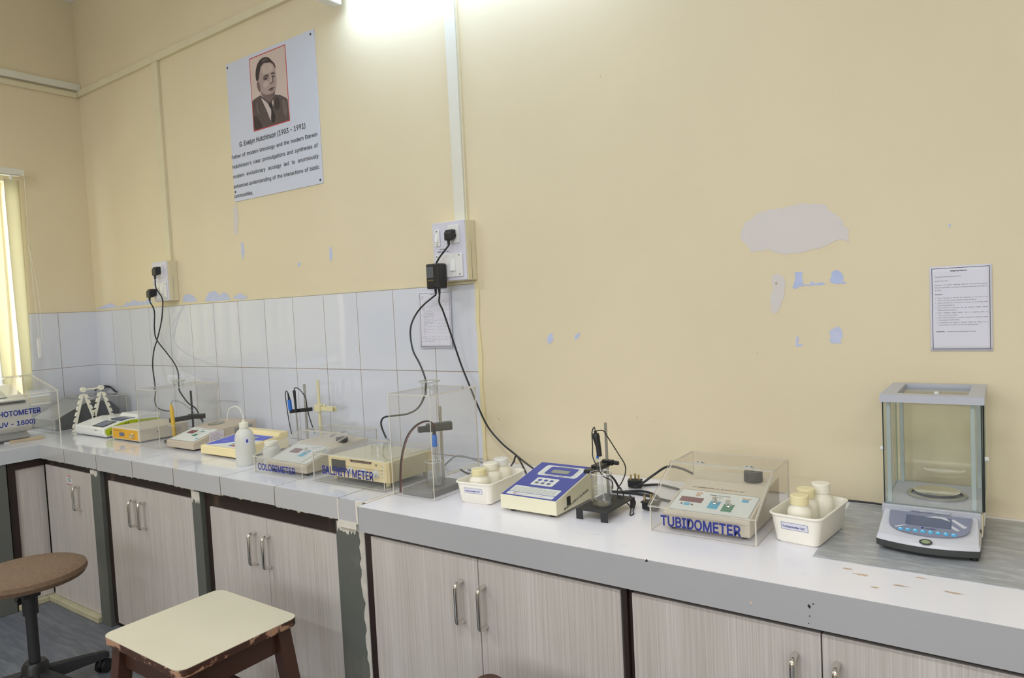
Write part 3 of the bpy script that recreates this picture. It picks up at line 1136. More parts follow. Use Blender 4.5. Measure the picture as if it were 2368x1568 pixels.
t = thing('swivel_stool', 'round brown fabric swivel stool on a black five-star base', 'stool', (1.700, -1.062, 0))
HS2 = 0.498
b = MB()
b.lathe([(0, HS2 - 0.048), (0.16, HS2 - 0.048), (0.181, HS2 - 0.042), (0.190, HS2 - 0.026), (0.187, HS2 - 0.010), (0.172, HS2 - 0.002), (0.10, HS2), (0, HS2)], seg=56)
b.build('seat', 'fabric_brown', t)
b = MB()
b.box(-0.09, 0.09, -0.05, 0.05, HS2 - 0.056, HS2 - 0.048)
b.box(-0.028, 0.028, -0.028, 0.028, HS2 - 0.105, HS2 - 0.056)
b.build('seat_plate', 'plastic_black_matte', t, bevel=0.003)
b = MB()
b.cyl(topp((0, 0, 0)), 0, 0, 0.0185, 0.135, HS2 - 0.10, 20)
b.cyl(topp((0, 0, 0)), 0, 0, 0.025, HS2 - 0.17, HS2 - 0.10, 20)
b.build('outer_column', 'plastic_black_matte', t)
b = MB()
b.lathe([(0, 0.06), (0.045, 0.06), (0.050, 0.075), (0.050, 0.105), (0.043, 0.118), (0.043, 0.135), (0.034, 0.15), (0, 0.15)], seg=28)
b.build('hub', 'plastic_black', t)
kn = MB()
kp = Pl((-0.035, 0.0, HS2 - 0.13), (0, 1, 0), (0, 0, 1))
kn.cyl(kp, 0, 0, 0.006, -0.03, 0.01, 10)
kn.cyl(kp, 0, 0, 0.020, -0.055, -0.03, 8)
kn.build('height_knob', 'plastic_black', t, bevel=0.003)
for k in range(5):
    a = math.radians(18 + 72 * k)
    d = Vector((math.cos(a), math.sin(a), 0))
    s_ = Vector((-d.y, d.x, 0))
    b = MB()
    vs = []
    for r, w, z0, z1 in ((0.035, 0.026, 0.065, 0.115), (0.15, 0.022, 0.062, 0.098), (0.240, 0.017, 0.056, 0.082), (0.253, 0.012, 0.056, 0.076)):
        for sw in (-1, 1):
            vs.append(d * r + s_ * w * sw + Vector((0, 0, z0)))
        for sw in (1, -1):
            vs.append(d * r + s_ * w * 0.7 * sw + Vector((0, 0, z1)))
    fs = [(0, 1, 2, 3), (12, 15, 14, 13)]
    for i in range(3):
        for j in range(4):
            fs.append((i * 4 + j, i * 4 + (j + 1) % 4, (i + 1) * 4 + (j + 1) % 4, (i + 1) * 4 + j))
    b.add(vs, fs)
    arm = b.build('base_arm', 'plastic_black_matte', t, bevel=0.002)
    ca = a + 0.8 + k * 1.3
    wd = Vector((math.cos(ca), math.sin(ca), 0))
    wc = d * 0.233 + Vector((0, 0, 0.027))
    for sgn in (-1, 1):
        w_ = MB()
        w_.cyl(Pl(wc, Vector((-wd.y, wd.x, 0)), (0, 0, 1)), 0, 0, 0.0265, sgn * 0.006, sgn * 0.020, 22)
        w_.cyl(Pl(wc, Vector((-wd.y, wd.x, 0)), (0, 0, 1)), 0, 0, 0.012, sgn * 0.020, sgn * 0.0215, 16, 1)
        w_.build('caster_wheel', ['rubber_black', 'plastic_black_matte'], arm, bevel=0.002)
    w_ = MB()
    w_.cyl(topp(tuple(d * 0.233)), 0, 0, 0.007, 0.03, 0.062, 10)
    w_.tube([wc + Vector((-wd.y, wd.x, 0)) * 0.026 + Vector((0, 0, 0.004)), wc + Vector((-wd.y, wd.x, 0)) * 0.018 + Vector((0, 0, 0.026)), wc - Vector((-wd.y, wd.x, 0)) * 0.018 + Vector((0, 0, 0.026)), wc - Vector((-wd.y, wd.x, 0)) * 0.026 + Vector((0, 0, 0.004))], 0.0045, 8, sub=2)
    w_.build('caster_fork', 'plastic_black', arm)
# ================================================================== WALL THINGS
# poster
t = thing('wall_poster', 'white wall poster with a framed portrait photograph and printed biography', 'poster', (1.548, -0.0005, 1.949))
PW, PH = 0.658, 0.664
b = MB()
b.box(0, PW, -0.004, 0, 0, PH)
b.build('board', 'board_white', t, bevel=0.0006)
PP = front((0, -0.0042, 0))
qx, qz, qw, qh = 1.741 - 1.548, 2.260 - 1.949, 0.264, 0.332
b = MB()
for u0, u1, v0, v1 in ((qx - .004, qx + qw + .004, qz - .004, qz), (qx - .004, qx + qw + .004, qz + qh, qz + qh + .004), (qx - .004, qx, qz, qz + qh), (qx + qw, qx + qw + .004, qz, qz + qh)):
    b.pbox(PP, u0, u1, v0, v1, 0, 0.0006)
b.build('red_border', 'frame_red', t)
b = MB()
b.pbox(PP, qx, qx + qw, qz, qz + qh, 0, 0.0003)
por = b.build('portrait_photo', 'por_bg', t)
por['label'] = 'black-and-white photograph of a person in suit and tie'
SH = [
    ('suit', [(0.002,0.417),(0.068,0.435),(0.256,0.459),(0.31,0.421),(0.541,0.352),(0.647,0.403),(0.794,0.373),(0.935,0.314),(0.99,0.281),(1.0,0.0),(-0.0,0.0)]),
    ('suit_dark', [(0.025,0.217),(0.093,0.19),(0.173,0.129),(0.266,0.032),(0.193,0.001),(0.019,0.009),(0.003,0.12)]),
    ('suit_dark', [(0.642,0.352),(0.742,0.352),(0.781,0.25),(0.723,0.178),(0.61,0.211)]),
    ('suit_light', [(0.113,0.37),(0.167,0.378),(0.138,0.283),(0.201,0.224),(0.163,0.196),(0.103,0.28)]),
    ('suit_light', [(0.836,0.305),(0.916,0.285),(0.958,0.222),(0.969,0.077),(0.907,0.046),(0.852,0.142)]),
    ('shirt', [(0.252,0.43),(0.307,0.397),(0.436,0.319),(0.481,0.264),(0.551,0.285),(0.599,0.359),(0.607,0.277),(0.523,0.192),(0.543,0.058),(0.484,0.075),(0.421,0.191),(0.333,0.319)]),
    ('tie', [(0.476,0.313),(0.553,0.309),(0.584,0.256),(0.56,0.219),(0.632,0.11),(0.607,0.033),(0.546,0.022),(0.495,0.082),(0.528,0.175),(0.521,0.228),(0.465,0.274)]),
    ('face_shadow', [(0.23,0.565),(0.279,0.451),(0.407,0.365),(0.487,0.32),(0.592,0.36),(0.648,0.408),(0.669,0.445),(0.452,0.464)]),
    ('face', [(0.262,0.847),(0.363,0.894),(0.498,0.885),(0.629,0.846),(0.705,0.784),(0.706,0.696),(0.726,0.612),(0.715,0.534),(0.687,0.458),(0.632,0.418),(0.546,0.4),(0.413,0.424),(0.315,0.469),(0.268,0.51),(0.222,0.501),(0.172,0.575),(0.162,0.642),(0.206,0.66)]),
    ('face_shadow', [(0.171,0.657),(0.219,0.657),(0.262,0.609),(0.27,0.526),(0.243,0.498),(0.199,0.538),(0.164,0.601)]),
    ('face_light', [(0.342,0.857),(0.496,0.862),(0.626,0.822),(0.668,0.751),(0.615,0.72),(0.497,0.716),(0.378,0.72),(0.323,0.779)]),
    ('face_light', [(0.578,0.686),(0.627,0.677),(0.628,0.597),(0.579,0.573),(0.54,0.587)]),
    ('face_light', [(0.367,0.624),(0.503,0.618),(0.514,0.567),(0.425,0.533),(0.343,0.563)]),
    ('hair', [(0.149,0.686),(0.151,0.792),(0.187,0.86),(0.245,0.915),(0.342,0.951),(0.472,0.952),(0.563,0.917),(0.63,0.862),(0.693,0.823),(0.72,0.766),(0.711,0.743),(0.677,0.797),(0.621,0.839),(0.546,0.861),(0.496,0.862),(0.413,0.88),(0.36,0.862),(0.306,0.839),(0.276,0.787),(0.248,0.726),(0.22,0.665),(0.182,0.664)]),
    ('hair_light', [(0.349,0.92),(0.47,0.931),(0.534,0.903),(0.466,0.899),(0.362,0.886)]),
    ('face_shadow', [(0.358,0.691),(0.41,0.702),(0.511,0.694),(0.525,0.671),(0.471,0.639),(0.386,0.638),(0.357,0.659)]),
    ('hair', [(0.368,0.693),(0.428,0.708),(0.505,0.702),(0.517,0.688),(0.443,0.693)]),
    ('hair', [(0.586,0.701),(0.647,0.706),(0.695,0.688),(0.703,0.671),(0.652,0.689),(0.594,0.683)]),
    ('hair', [(0.389,0.663),(0.44,0.667),(0.49,0.652),(0.454,0.639),(0.404,0.644)]),
    ('hair', [(0.602,0.662),(0.649,0.664),(0.694,0.647),(0.666,0.635),(0.62,0.64)]),
    ('face_shadow', [(0.59,0.676),(0.623,0.668),(0.648,0.593),(0.631,0.564),(0.564,0.559),(0.525,0.578),(0.593,0.578),(0.615,0.599)]),
    ('hair', [(0.472,0.493),(0.558,0.503),(0.608,0.506),(0.665,0.5),(0.657,0.49),(0.583,0.488),(0.504,0.48)]),
    ('face_shadow', [(0.504,0.475),(0.589,0.48),(0.649,0.477),(0.627,0.464),(0.553,0.464)]),
    ('face_shadow', [(0.315,0.466),(0.448,0.429),(0.582,0.423),(0.669,0.453),(0.648,0.413),(0.562,0.391),(0.412,0.415),(0.33,0.447)]),
]
b = MB()
mats_ = ['por_suit', 'por_suit_dark', 'por_suit_light', 'por_shirt', 'por_tie', 'por_face', 'por_face_light', 'por_face_shadow', 'por_hair', 'por_hair_light']
alias = dict(suit='por_suit', suit_dark='por_suit_dark', suit_light='por_suit_light', shirt='por_shirt', tie='por_tie', face='por_face', face_light='por_face_light', face_shadow='por_face_shadow', hair='por_hair', hair_light='por_hair_light')


def smooth_poly(pts, it=2):
    for _ in range(it):
        q = []
        for i in range(len(pts)):
            a, c = pts[i], pts[(i + 1) % len(pts)]
            q.append((a[0] * .75 + c[0] * .25, a[1] * .75 + c[1] * .25))
            q.append((a[0] * .25 + c[0] * .75, a[1] * .25 + c[1] * .75))
        pts = q
    return pts


for i, (nm, pts) in enumerate(SH):
    q = [(min(1, max(0, a)), min(1, max(0, c))) for a, c in pts]
    q2 = q if nm == 'suit' else smooth_poly(q)
    b.ppoly(PP, [(qx + a * qw, qz + c * qh) for a, c in q2], 0.0003, 0.0005 + i * 0.00008, mats_.index(alias[nm]))
b.build('portrait_print', mats_, por)
b = MB()
b.text(PP, 'G. Evelyn Hutchinson (1903 - 1991)', 0.069, 0.256, 0.031, 0.495, bold=0.012)
def words(P, line, u0, u1, v, h, bold=0.008, mb=None, f=None):
    """One justified line: letters keep one width, the gaps between words stretch."""
    ws = line.split(' ')
    k = h / CAPH
    nat = [glyphs(w_)[3] - glyphs(w_)[2] for w_ in ws]
    if f is None:
        f = min(1.15, (u1 - u0 - h * 0.5 * (len(ws) - 1)) / (sum(nat) * k))
    wid = [x * k * f for x in nat]
    gap = ((u1 - u0) - sum(wid)) / max(1, len(ws) - 1)
    u = u0
    for w_, x in zip(ws, wid):
        mb.text(P, w_, u, v, h, x, bold=bold)
        u += x + gap


PL = ['Father of modern limnology and the modern Darwin', "Hutchinson's clear promulgations and syntheses of", 'modern evolutionary ecology led to enormously', 'enhanced understanding of the interactions of biotic']
fk = min((0.640 - 0.019 * 0.62 * (len(l_.split()) - 1)) / (sum(glyphs(w_)[3] - glyphs(w_)[2] for w_ in l_.split()) * 0.019 / CAPH) for l_ in PL)
for l_, v_ in zip(PL, (0.207, 0.160, 0.113, 0.065)):
    words(PP, l_, 0.0, 0.640, v_, 0.0235, 0.010, b, fk * 0.019 / 0.0235)
b.text(PP, 'communities.', 0.0, 0.018, 0.0235, 0.150, bold=0.011)
b.v = [(x + (0.006 if False else 0), y, z) for x, y, z in b.v]
b.build('lettering', 'ink_black', t)
for (u, v) in ((0.012, PH - 0.018), (PW - 0.022, PH - 0.018), (PW - 0.016, 0.016), (0.009, 0.047)):
    b = MB()
    b.lathe([(0, 0.002), (0.003, 0.0018), (0.005, 0.0008), (0.0056, 0)], u, v, 0, 14, P=PP)
    b.build('screw', 'ink_black', t)

# instruction sheets
def sheet(name, label, x, z, w, h, y, curl, lines, title=None):
    t = thing(name, label, 'paper', (x, y, z))
    b = MB()
    nu, nv = 10, 14
    vs, fs = [], []
    yy = lambda a, c: -curl * ((2 * a - 1) ** 2) * (0.4 + 0.6 * (1 - c)) - curl * 0.6 * (1 - c) ** 2
    for j in range(nv + 1):
        for i in range(nu + 1):
            a, c = i / nu, j / nv
            vs.append((a * w, yy(a, c), c * h))
    for j in range(nv):
        for i in range(nu):
            fs.append((j * (nu + 1) + i, j * (nu + 1) + i + 1, (j + 1) * (nu + 1) + i + 1, (j + 1) * (nu + 1) + i))
    b.add(vs, fs, 0, True)
    o = b.build('sheet', 'paper', t)
    s_ = o.modifiers.new('thick', 'SOLIDIFY')
    s_.thickness = 0.0003
    ink = MB()
    P = front((0, 0, 0))
    m_ = 0.035 * w
    bw = 0.0013
    for u0, u1, v0, v1 in ((m_, w - m_, m_, m_ + bw), (m_, w - m_, h - m_ - bw, h - m_), (m_, m_ + bw, m_, h - m_), (w - m_ - bw, w - m_, m_, h - m_)):
        n = 16
        for k in range(n):
            ua, ub = u0 + (u1 - u0) * k / n, u0 + (u1 - u0) * (k + 1) / n
            va, vb = v0, v1
            if (v1 - v0) > (u1 - u0):
                ua, ub = u0, u1
                va, vb = v0 + (v1 - v0) * k / n, v0 + (v1 - v0) * (k + 1) / n
            ink.flat(P, [(ua, va), (ub, va), (ub, vb), (ua, vb)], 0)
    for (txt, u, v, hh, u1, bold) in lines:
        if u1:
            words(P, txt, u * w, u1 * w, v * h, hh, bold, ink)
        else:
            ink.text(P, txt, u * w, v * h, hh, None, 0, bold=bold)
    ink.v = [(px, yy(px / w, pz / h) - 0.0006, pz) for px, py, pz in ink.v]
    ink.build('printed_text', 'ink_black', o)
    return t


L = [('Weighing Balance', .34, .935, .0042, None, .03), ('Company: Control Instruments Ltd.', .085, .872, .0034, None, 0), ('Model: CAH-123', .085, .822, .0034, None, 0)]
def para(rows, v, dv, u0, u1, h=.0032):
    out = []
    for i, (r, just) in enumerate(rows):
        out.append((r, u0, v - i * dv, h, u1 if just else None, 0))
    return out
L += para([('Principle: CA series weighing balances use electromagnetic', 1), ('force compensation technique to measure precisely the weight of', 1), ('an object.', 0)], .775, .030, .085, .93)
L += [('Operation:', .085, .665, .0034, None, .02)]
steps = [['Insert the plug of the DC 9V connector on the rear of the', 'balance. Turn on the balance display by using On/Off key.'], ['Allow the balance to warm up for at least 15-20 minutes after', 'first turning the power on.'], ['With nothing on the pan, set the balance weight display', 'ZERO by pressing TARE key.'], ['Place weighing bottle, beaker, vial or weighing paper on', 'balance and set to zero again.'], ['Use a clean receptacle to transfer sample into container slowly', 'until you reach the desired mass.'], ['To determine the weight of sample, follow the steps 2 to 4,', 'put the sample into container and note the weight displayed.']]
v = .622
for i, (a_, c_) in enumerate(steps):
    L.append(('%d.' % (i + 1), .09, v, .0030, None, 0))
    L.append((a_, .13, v, .0030, .93, 0))
    L.append((c_, .13, v - .028, .0030, None, 0))
    v -= .058
L += [('Application:', .095, .225, .0034, None, .02), ('To determine the precise weight of material.', .27, .225, .0030, None, 0)]
sheet('instruction_sheet', 'framed-border instruction sheet titled Weighing Balance on the right of the wall', 4.486, 1.206, 0.131, 0.213, -0.0016, 0.0008, L)
L = [('Salinity meter', .36, .945, .0038, None, .03), ('Company:', .08, .905, .003, None, 0), ('Model:', .08, .87, .003, None, 0)]
body = ['The meter is an instrument in which salinity is related to the', 'ions and this cell is placed in the solution. Electrical voltage', 'at constant current will vary as salinity is applied to', 'various. This is a good electrical conductor. The sample is', 'directly proportional to the ions in solution.']
L += para([(r, 1) for r in body[:4]] + [(body[4], 0)], .835, .027, .10, .93, .0028)
L += [('Operation:', .09, .695, .003, None, .02)]
rows = ['Keep the salinity cell and switch on and wait until the', 'meter shows steady reading of 0.00.', 'Set the salinity cell in the standard solution.', 'Set the selector switch to salinity mode.', 'Connect mode and rinse the cell with distilled', 'water and dry it.', 'Take the standard solution in a clean beaker and place the cell', 'selector switch to cell constant and rinse with distilled water.', 'Set the selector switch to salinity reading.', 'Compare the display with the standard value of the salt in', 'the instrument.', 'Put the temperature control at the sample temperature in the', 'panel.', 'Bring the range switch to the position where the readings', 'remain steady.', 'Read the display. This result is the salinity of the sample', 'at 25 C.']
v = .665
for i, r in enumerate(rows):
    L.append((r, .13, v, .0026, .95 if len(r) > 50 else None, 0))
    if i in (0, 2, 3, 4, 6, 8, 9, 11, 13, 15):
        L.append(('%d' % ((0, 2, 3, 4, 6, 8, 9, 11, 13, 15).index(i) + 1), .09, v, .0026, None, 0))
    v -= .0262
L += para([('Application: The instrument provides the amount of', 1), ('salt contained. The instrument is used for monitoring salt', 1), ('in natural water, drinking water, mineral water, sewage and', 1), ('industry, and other non-ionised solids in water.', 0)], .195, .026, .08, .93, .0028)
sheet('instruction_sheet', 'densely printed instruction sheet on the tiles behind the hanging adapter cords', 2.739, 1.222, 0.166, 0.222, -0.0065, 0.006, L)

# switchboards
def switchboard(label, x, z, w, h, d):
    t = thing('switchboard', label, 'switch board', (x, 0, z))
    b = MB()
    b.box(-0.002, w + 0.002, -d + 0.005, 0, -0.002, h + 0.002)
    b.build('back_box', 'conduit_paint', t, bevel=0.003)
    b = MB()
    b.box(0, w, -d, -d + 0.005, 0, h)
    b.build('face_plate', 'plastic_lilac', t, bevel=0.001)
    b = MB()
    P = sidep((w + 0.0021, 0, 0))
    pts = [(-d * .52, 0), (-d * .505, 0), (-d * .485, h * .3), (-d * .50, h * .5), (-d * .495, h * .66), (-d * .515, h * .5), (-d * .50, h * .3)]
    b.ppoly(P, pts, 0, 0.0004)
    b.build('crack', 'frame_brown', t)
    return t, front((0, -d, 0))


def socket(t, P, u, v, w=0.046, h=0.062):
    b = MB()
    b.pbox(P, u, u + w, v, v + h, 0, 0.006)
    so = b.build('socket', 'plastic_white', t, bevel=0.0015)
    b = MB()
    for du, dv, r in ((w / 2, h * .68, .0042), (w * .27, h * .40, .0032), (w * .73, h * .40, .0032)):
        b.cyl(P, u + du, v + dv, r, 0.0058, 0.0063, 12)
    b.build('pin_hole', 'ink_black', so)
    return so


def rocker(t, P, u, v, w=0.024, h=0.062):
    b = MB()
    b.pbox(P, u, u + w, v, v + h, 0, 0.006)
    so = b.build('switch_plate', 'plastic_white', t, bevel=0.0015)
    b = MB()
    b.ppoly(Pl(P.at(u + w * .22, v + h * .25, 0.006), P.n, P.v), [(0, 0), (0.006, 0), (0.0015, h * .5), (0, h * .5)], 0, -w * .56)
    b.build('rocker', 'white_gloss', so, bevel=0.0006)
    b = MB()
    for dv in (.1, .9):
        b.cyl(P, u + w / 2, v + h * dv, .0024, .006, .0066, 10)
    b.build('screw', 'ink_black', so)
    return so


def bigsocket(t, P, u, v, w, h):
    b = MB()
    b.pbox(P, u, u + w, v, v + h, 0, 0.007)
    so = b.build('double_plate', 'plastic_white', t, bevel=0.002)
    b = MB()
    b.ppoly(Pl(P.at(u + w * .58, v + h * .26, 0.007), P.n, P.v), [(0, 0), (0.008, 0), (0.002, h * .5), (0, h * .5)], 0, -w * .18)
    b.build('rocker', 'white_gloss', so, bevel=0.0008)
    b = MB()
    for du, dv in ((.06, .92), (.90, .92), (.90, .10), (.06, .10)):
        b.cyl(P, u + w * du, v + h * dv, .0026, .007, .0076, 10)
    b.build('screw', 'ink_black', so)
    return so


t, P = switchboard('larger switchboard near the centre with an adapter and a three-pin plug in it', 2.875, 1.478, 0.157, 0.218, 0.060)
rocker(t, P, 0.014, 0.130)
socket(t, P, 0.080, 0.136, 0.052, 0.066)
bigsocket(t, P, 0.014, 0.012, 0.128, 0.086)
b = MB()
b.text(P, 'Save Electricity', 0.032, 0.1165, 0.0052, None, bold=.03)
b.text(P, 'Switch off if not in use', 0.022, 0.1075, 0.0052, None, bold=.03)
b.build('sticker_text', 'ink_black', t)
t, P = switchboard('smaller switchboard in the far corner with two black plugs', 0.822, 1.491, 0.150, 0.212, 0.058)
rocker(t, P, 0.014, 0.122)
socket(t, P, 0.060, 0.126, 0.050, 0.066)
bigsocket(t, P, 0.016, 0.012, 0.122, 0.086)

# black adapter and plugs with their cords
t = thing('power_adapter', 'black ribbed power adapter hanging from the larger switchboard', 'adapter', (2.884, -0.0685, 1.449))
b = MB()
b.box(0, 0.062, -0.052, -0.002, 0, 0.093)
b.build('body', 'plastic_black', t, bevel=0.006, bseg=3)
b = MB()
for k in range(8):
    b.pbox(front((0, -0.052, 0)), 0.006 + k * .0042, 0.0075 + k * .0042, 0.042, 0.082, 0, 0.001)
b.build('ribs', 'cord_grey', t)
b = MB()
b.text(front((0, -0.052, 0)), 'ADAPTER', 0.010, 0.030, 0.005, 0.026, bold=.03)
b.build('marking', 'brass', t)
for sx, sz in ((0.022, 0.020), (0.040, 0.024)):
    b = MB()
    b.cyl(topp((sx, -0.026, -sz)), 0, 0, .0035, 0, sz + 0.001, 10, r2=.0055)
    b.build('strain_relief', 'rubber_black', t)
cordA = [(2.883,-0.09,1.434),(2.827,-0.09,1.385),(2.788,-0.1,1.337),(2.789,-0.12,1.288),(2.836,-0.16,1.225),(2.921,-0.22,1.183),(3.044,-0.33,1.151),(3.094,-0.38,1.126)]
cordA2 = [(3.094,-0.38,1.126),(3.063,-0.36,1.082),(2.974,-0.3,1.033),(2.872,-0.25,1.001),(2.764,-0.22,0.984),(2.722,-0.22,0.975),(2.707,-0.22,0.954),(2.714,-0.22,0.927),(2.751,-0.24,0.903)]
cordA3 = [(2.751,-0.24,0.903),(2.782,-0.25,0.893),(2.842,-0.3,0.871),(2.853,-0.33,0.852)]
cordB = [(2.907,-0.09,1.43),(2.917,-0.09,1.397),(2.925,-0.08,1.364),(2.944,-0.06,1.266),(2.963,-0.04,1.166),(2.999,-0.04,1.085),(3.036,-0.03,0.987),(3.073,-0.03,0.925),(3.137,-0.04,0.875),(3.207,-0.06,0.845),(3.294,-0.12,0.834),(3.407,-0.22,0.838)]
cordC1 = [(3.191,-0.063,0.802),(3.223,-0.09,0.825),(3.212,-0.06,0.839),(3.246,-0.09,0.836),(3.289,-0.13,0.824),(3.334,-0.169,0.802)]
cordD1 = [(0.968,-0.095,1.594),(0.954,-0.085,1.503),(0.903,-0.06,1.446),(0.861,-0.05,1.376),(0.802,-0.05,1.277),(0.762,-0.05,1.222),(0.794,-0.08,1.14),(0.878,-0.12,1.063),(0.999,-0.18,1.016),(1.061,-0.22,0.971),(1.098,-0.22,0.933),(1.203,-0.21,0.923)]
cordD2 = [(0.882,-0.095,1.49),(0.854,-0.08,1.437),(0.784,-0.05,1.342),(0.798,-0.05,1.282),(0.892,-0.05,1.209),(1.019,-0.08,1.154),(1.159,-0.14,1.112),(1.338,-0.24,1.077),(1.41,-0.28,1.052),(1.393,-0.26,1.024),(1.339,-0.2,0.971),(1.332,-0.16,0.939),(1.332,-0.14,0.896),(1.359,-0.14,0.87)]
c17a = [(3.544,-0.2,0.865),(3.552,-0.17,0.863),(3.577,-0.16,0.862),(3.6,-0.16,0.859)]
c17b = [(3.63,-0.119,0.81),(3.686,-0.14,0.84),(3.735,-0.12,0.865),(3.778,-0.12,0.877),(3.82,-0.12,0.875),(3.846,-0.12,0.866),(3.88,-0.14,0.857)]
c17c = [(3.637,-0.025,0.82),(3.677,0.002,0.805),(3.734,-0.026,0.802),(3.775,-0.037,0.802)]
c17d = [(3.633,-0.049,0.815),(3.677,-0.014,0.803),(3.724,-0.043,0.802),(3.754,-0.098,0.802),(3.762,-0.154,0.802)]
c17e = [(3.632,-0.131,0.802),(3.683,-0.108,0.802),(3.74,-0.104,0.802),(3.806,-0.128,0.802),(3.848,-0.13,0.802)]
c17f = [(3.646,-0.159,0.802),(3.696,-0.135,0.802),(3.752,-0.132,0.802),(3.823,-0.152,0.802)]
plug2 = [(3.786,-0.237,0.81),(3.769,-0.23,0.8),(3.784,-0.201,0.82)]
plug1 = [(3.629,-0.073,0.82),(3.605,-0.057,0.8),(3.63,-0.003,0.8)]
probeL = [(3.692,-0.33,1.013),(3.684,-0.33,1.017),(3.676,-0.33,1.002),(3.676,-0.33,0.964),(3.675,-0.33,0.933),(3.69,-0.34,0.912),(3.711,-0.36,0.9),(3.726,-0.36,0.885),(3.733,-0.33,0.867),(3.719,-0.3,0.837)]
probeR = [(3.7,-0.33,1.007),(3.706,-0.32,1.007),(3.709,-0.3,0.986),(3.721,-0.26,0.929),(3.73,-0.24,0.894),(3.73,-0.24,0.868),(3.723,-0.25,0.844),(3.713,-0.26,0.824),(3.72,-0.27,0.804),(3.731,-0.27,0.795),(3.732,-0.26,0.809),(3.723,-0.26,0.83),(3.709,-0.26,0.832)]
loop17 = [(3.712,-0.3,0.811),(3.753,-0.33,0.796),(3.806,-0.396,0.802),(3.812,-0.384,0.802),(3.787,-0.335,0.802),(3.748,-0.3,0.799),(3.735,-0.3,0.801)]
probe17 = [(3.687,-0.33,1.005),(3.697,-0.33,0.954),(3.701,-0.33,0.948),(3.702,-0.33,0.898),(3.71,-0.33,0.806)]
balcord = [(4.258,-0.02,0.808),(4.287,-0.03,0.804),(4.332,-0.05,0.809),(4.379,-0.09,0.822)]
strip14 = [(3.113,-0.525,0.8),(3.044,-0.44,0.809),(3.053,-0.43,0.857),(3.053,-0.42,0.898),(3.054,-0.41,0.939),(3.063,-0.4,0.969),(3.074,-0.39,0.994),(3.096,-0.385,1.009),(3.114,-0.38,1.008),(3.126,-0.38,0.996),(3.128,-0.38,0.979)]
back14 = [(2.868,-0.12,0.82),(2.894,-0.1,0.827),(2.956,-0.1,0.808),(3.025,-0.12,0.807),(3.045,-0.095,0.8)]
back14b = [(2.932,-0.12,0.818),(2.974,-0.134,0.805),(3.04,-0.164,0.802),(3.069,-0.138,0.802),(3.063,-0.111,0.802)]
el2 = [(2.067,-0.13,1.043),(2.049,-0.13,1.046),(2.035,-0.13,1.023),(2.024,-0.12,0.982),(2.015,-0.11,0.941),(2.014,-0.1,0.881),(2.021,-0.1,0.852)]
el2b = [(2.101,-0.13,1.05),(2.117,-0.13,1.062),(2.127,-0.12,1.057),(2.147,-0.11,1.024),(2.139,-0.1,0.984),(2.144,-0.1,0.946),(2.152,-0.1,0.908),(2.138,-0.1,0.859)]
yel = [(1.225,-0.2,0.949),(1.238,-0.2,0.96),(1.242,-0.18,0.951),(1.261,-0.16,0.911),(1.273,-0.14,0.865),(1.268,-0.13,0.841)]
uvcable = [(-0.156,-0.04,0.983),(-0.059,-0.05,0.998),(0.028,-0.06,1.004),(0.117,-0.07,0.997)]


def cord(label, pts, r, m='cord_black', name='power_cord', sub=6):
    b = MB()
    b.tube(pts, r, 8, sub=sub)
    return tag(b.build(name, m), label, 'cord')


def cord(label, pts, r, m='cord_black', name='loose_cord', sub=6):
    b = MB()
    b.tube(pts, r, 8, sub=sub)
    return tag(b.build(name, m), label, 'cord')


adapter = t


def wcord(parent, pts, r, m='cord_black', name='cable'):
    """Cord belonging to a plug or adapter; the points are world positions."""
    L_ = parent.location
    b = MB()
    b.tube([(p_[0] - L_[0], p_[1] - L_[1], p_[2] - L_[2]) for p_ in pts], r, 8)
    return b.build(name, m, parent)


wcord(adapter, [(2.906, -0.0945, 1.4275)] + cordA[1:] + cordA2[1:], 0.0034)
wcord(adapter, cordA3, 0.0028, 'cord_grey', 'cable_end')
wcord(adapter, [(2.924, -0.0945, 1.424)] + cordB[1:], 0.0034)
cord('short black looped cord behind the left white tub of bottles', cordC1, 0.0032)


def plug(name, label, loc, rz=0, tilt=0, body=(0.034, 0.030, 0.040)):
    t = thing(name, label, 'plug', loc, rz)
    if tilt:
        t.rotation_euler = tilt
    w, d, h = body
    b = MB()
    b.ppoly(Pl((-w / 2, 0, 0), (0, -1, 0), (0, 0, 1)), [(0, -h * .25), (d * .55, -h * .5), (d, -h * .5), (d, h * .2), (d * .7, h * .5), (0, h * .5)], -w, 0)
    b.build('body', 'plastic_black', t, bevel=0.004, bseg=3)
    b = MB()
    b.tube([(0, -d * .78, -h * .45), (0, -d * .80, -h * .95)], 0.0055, 10, sub=1, radii=[0.0062, 0.0042])
    b.build('strain_relief', 'rubber_black', t)
    return t


pg = plug('three_pin_plug', 'black three-pin plug in the upper socket of the larger switchboard', (2.978, -0.0665, 1.643))
wcord(pg, [(2.978, -0.0905, 1.605), (2.966, -0.096, 1.590), (2.940, -0.10, 1.565), (2.922, -0.100, 1.5445)], 0.0034)
pg = plug('three_pin_plug', 'upper black plug in the far corner switchboard', (0.905, -0.0645, 1.651), body=(0.038, 0.032, 0.046))
wcord(pg, [(0.905, -0.090, 1.606), (0.905, -0.088, 1.56)] + cordD1[1:], 0.0034)
pg = plug('three_pin_plug', 'lower angled black plug in the far corner switchboard', (0.850, -0.0655, 1.535), body=(0.036, 0.042, 0.046))
wcord(pg, [(0.850, -0.099, 1.490)] + cordD2[1:], 0.0034)
# ================================================================== INSTRUMENT HELPERS
def slab(P, pts, th, mats=('acrylic', 'acrylic_edge')):
    """A clear sheet with polished, milky rims."""
    b = MB()
    b.ppoly(P, pts, -th / 2, th / 2, 0, rim=1)
    return b


TH = 0.0032
AC = ['acrylic', 'acrylic_edge']


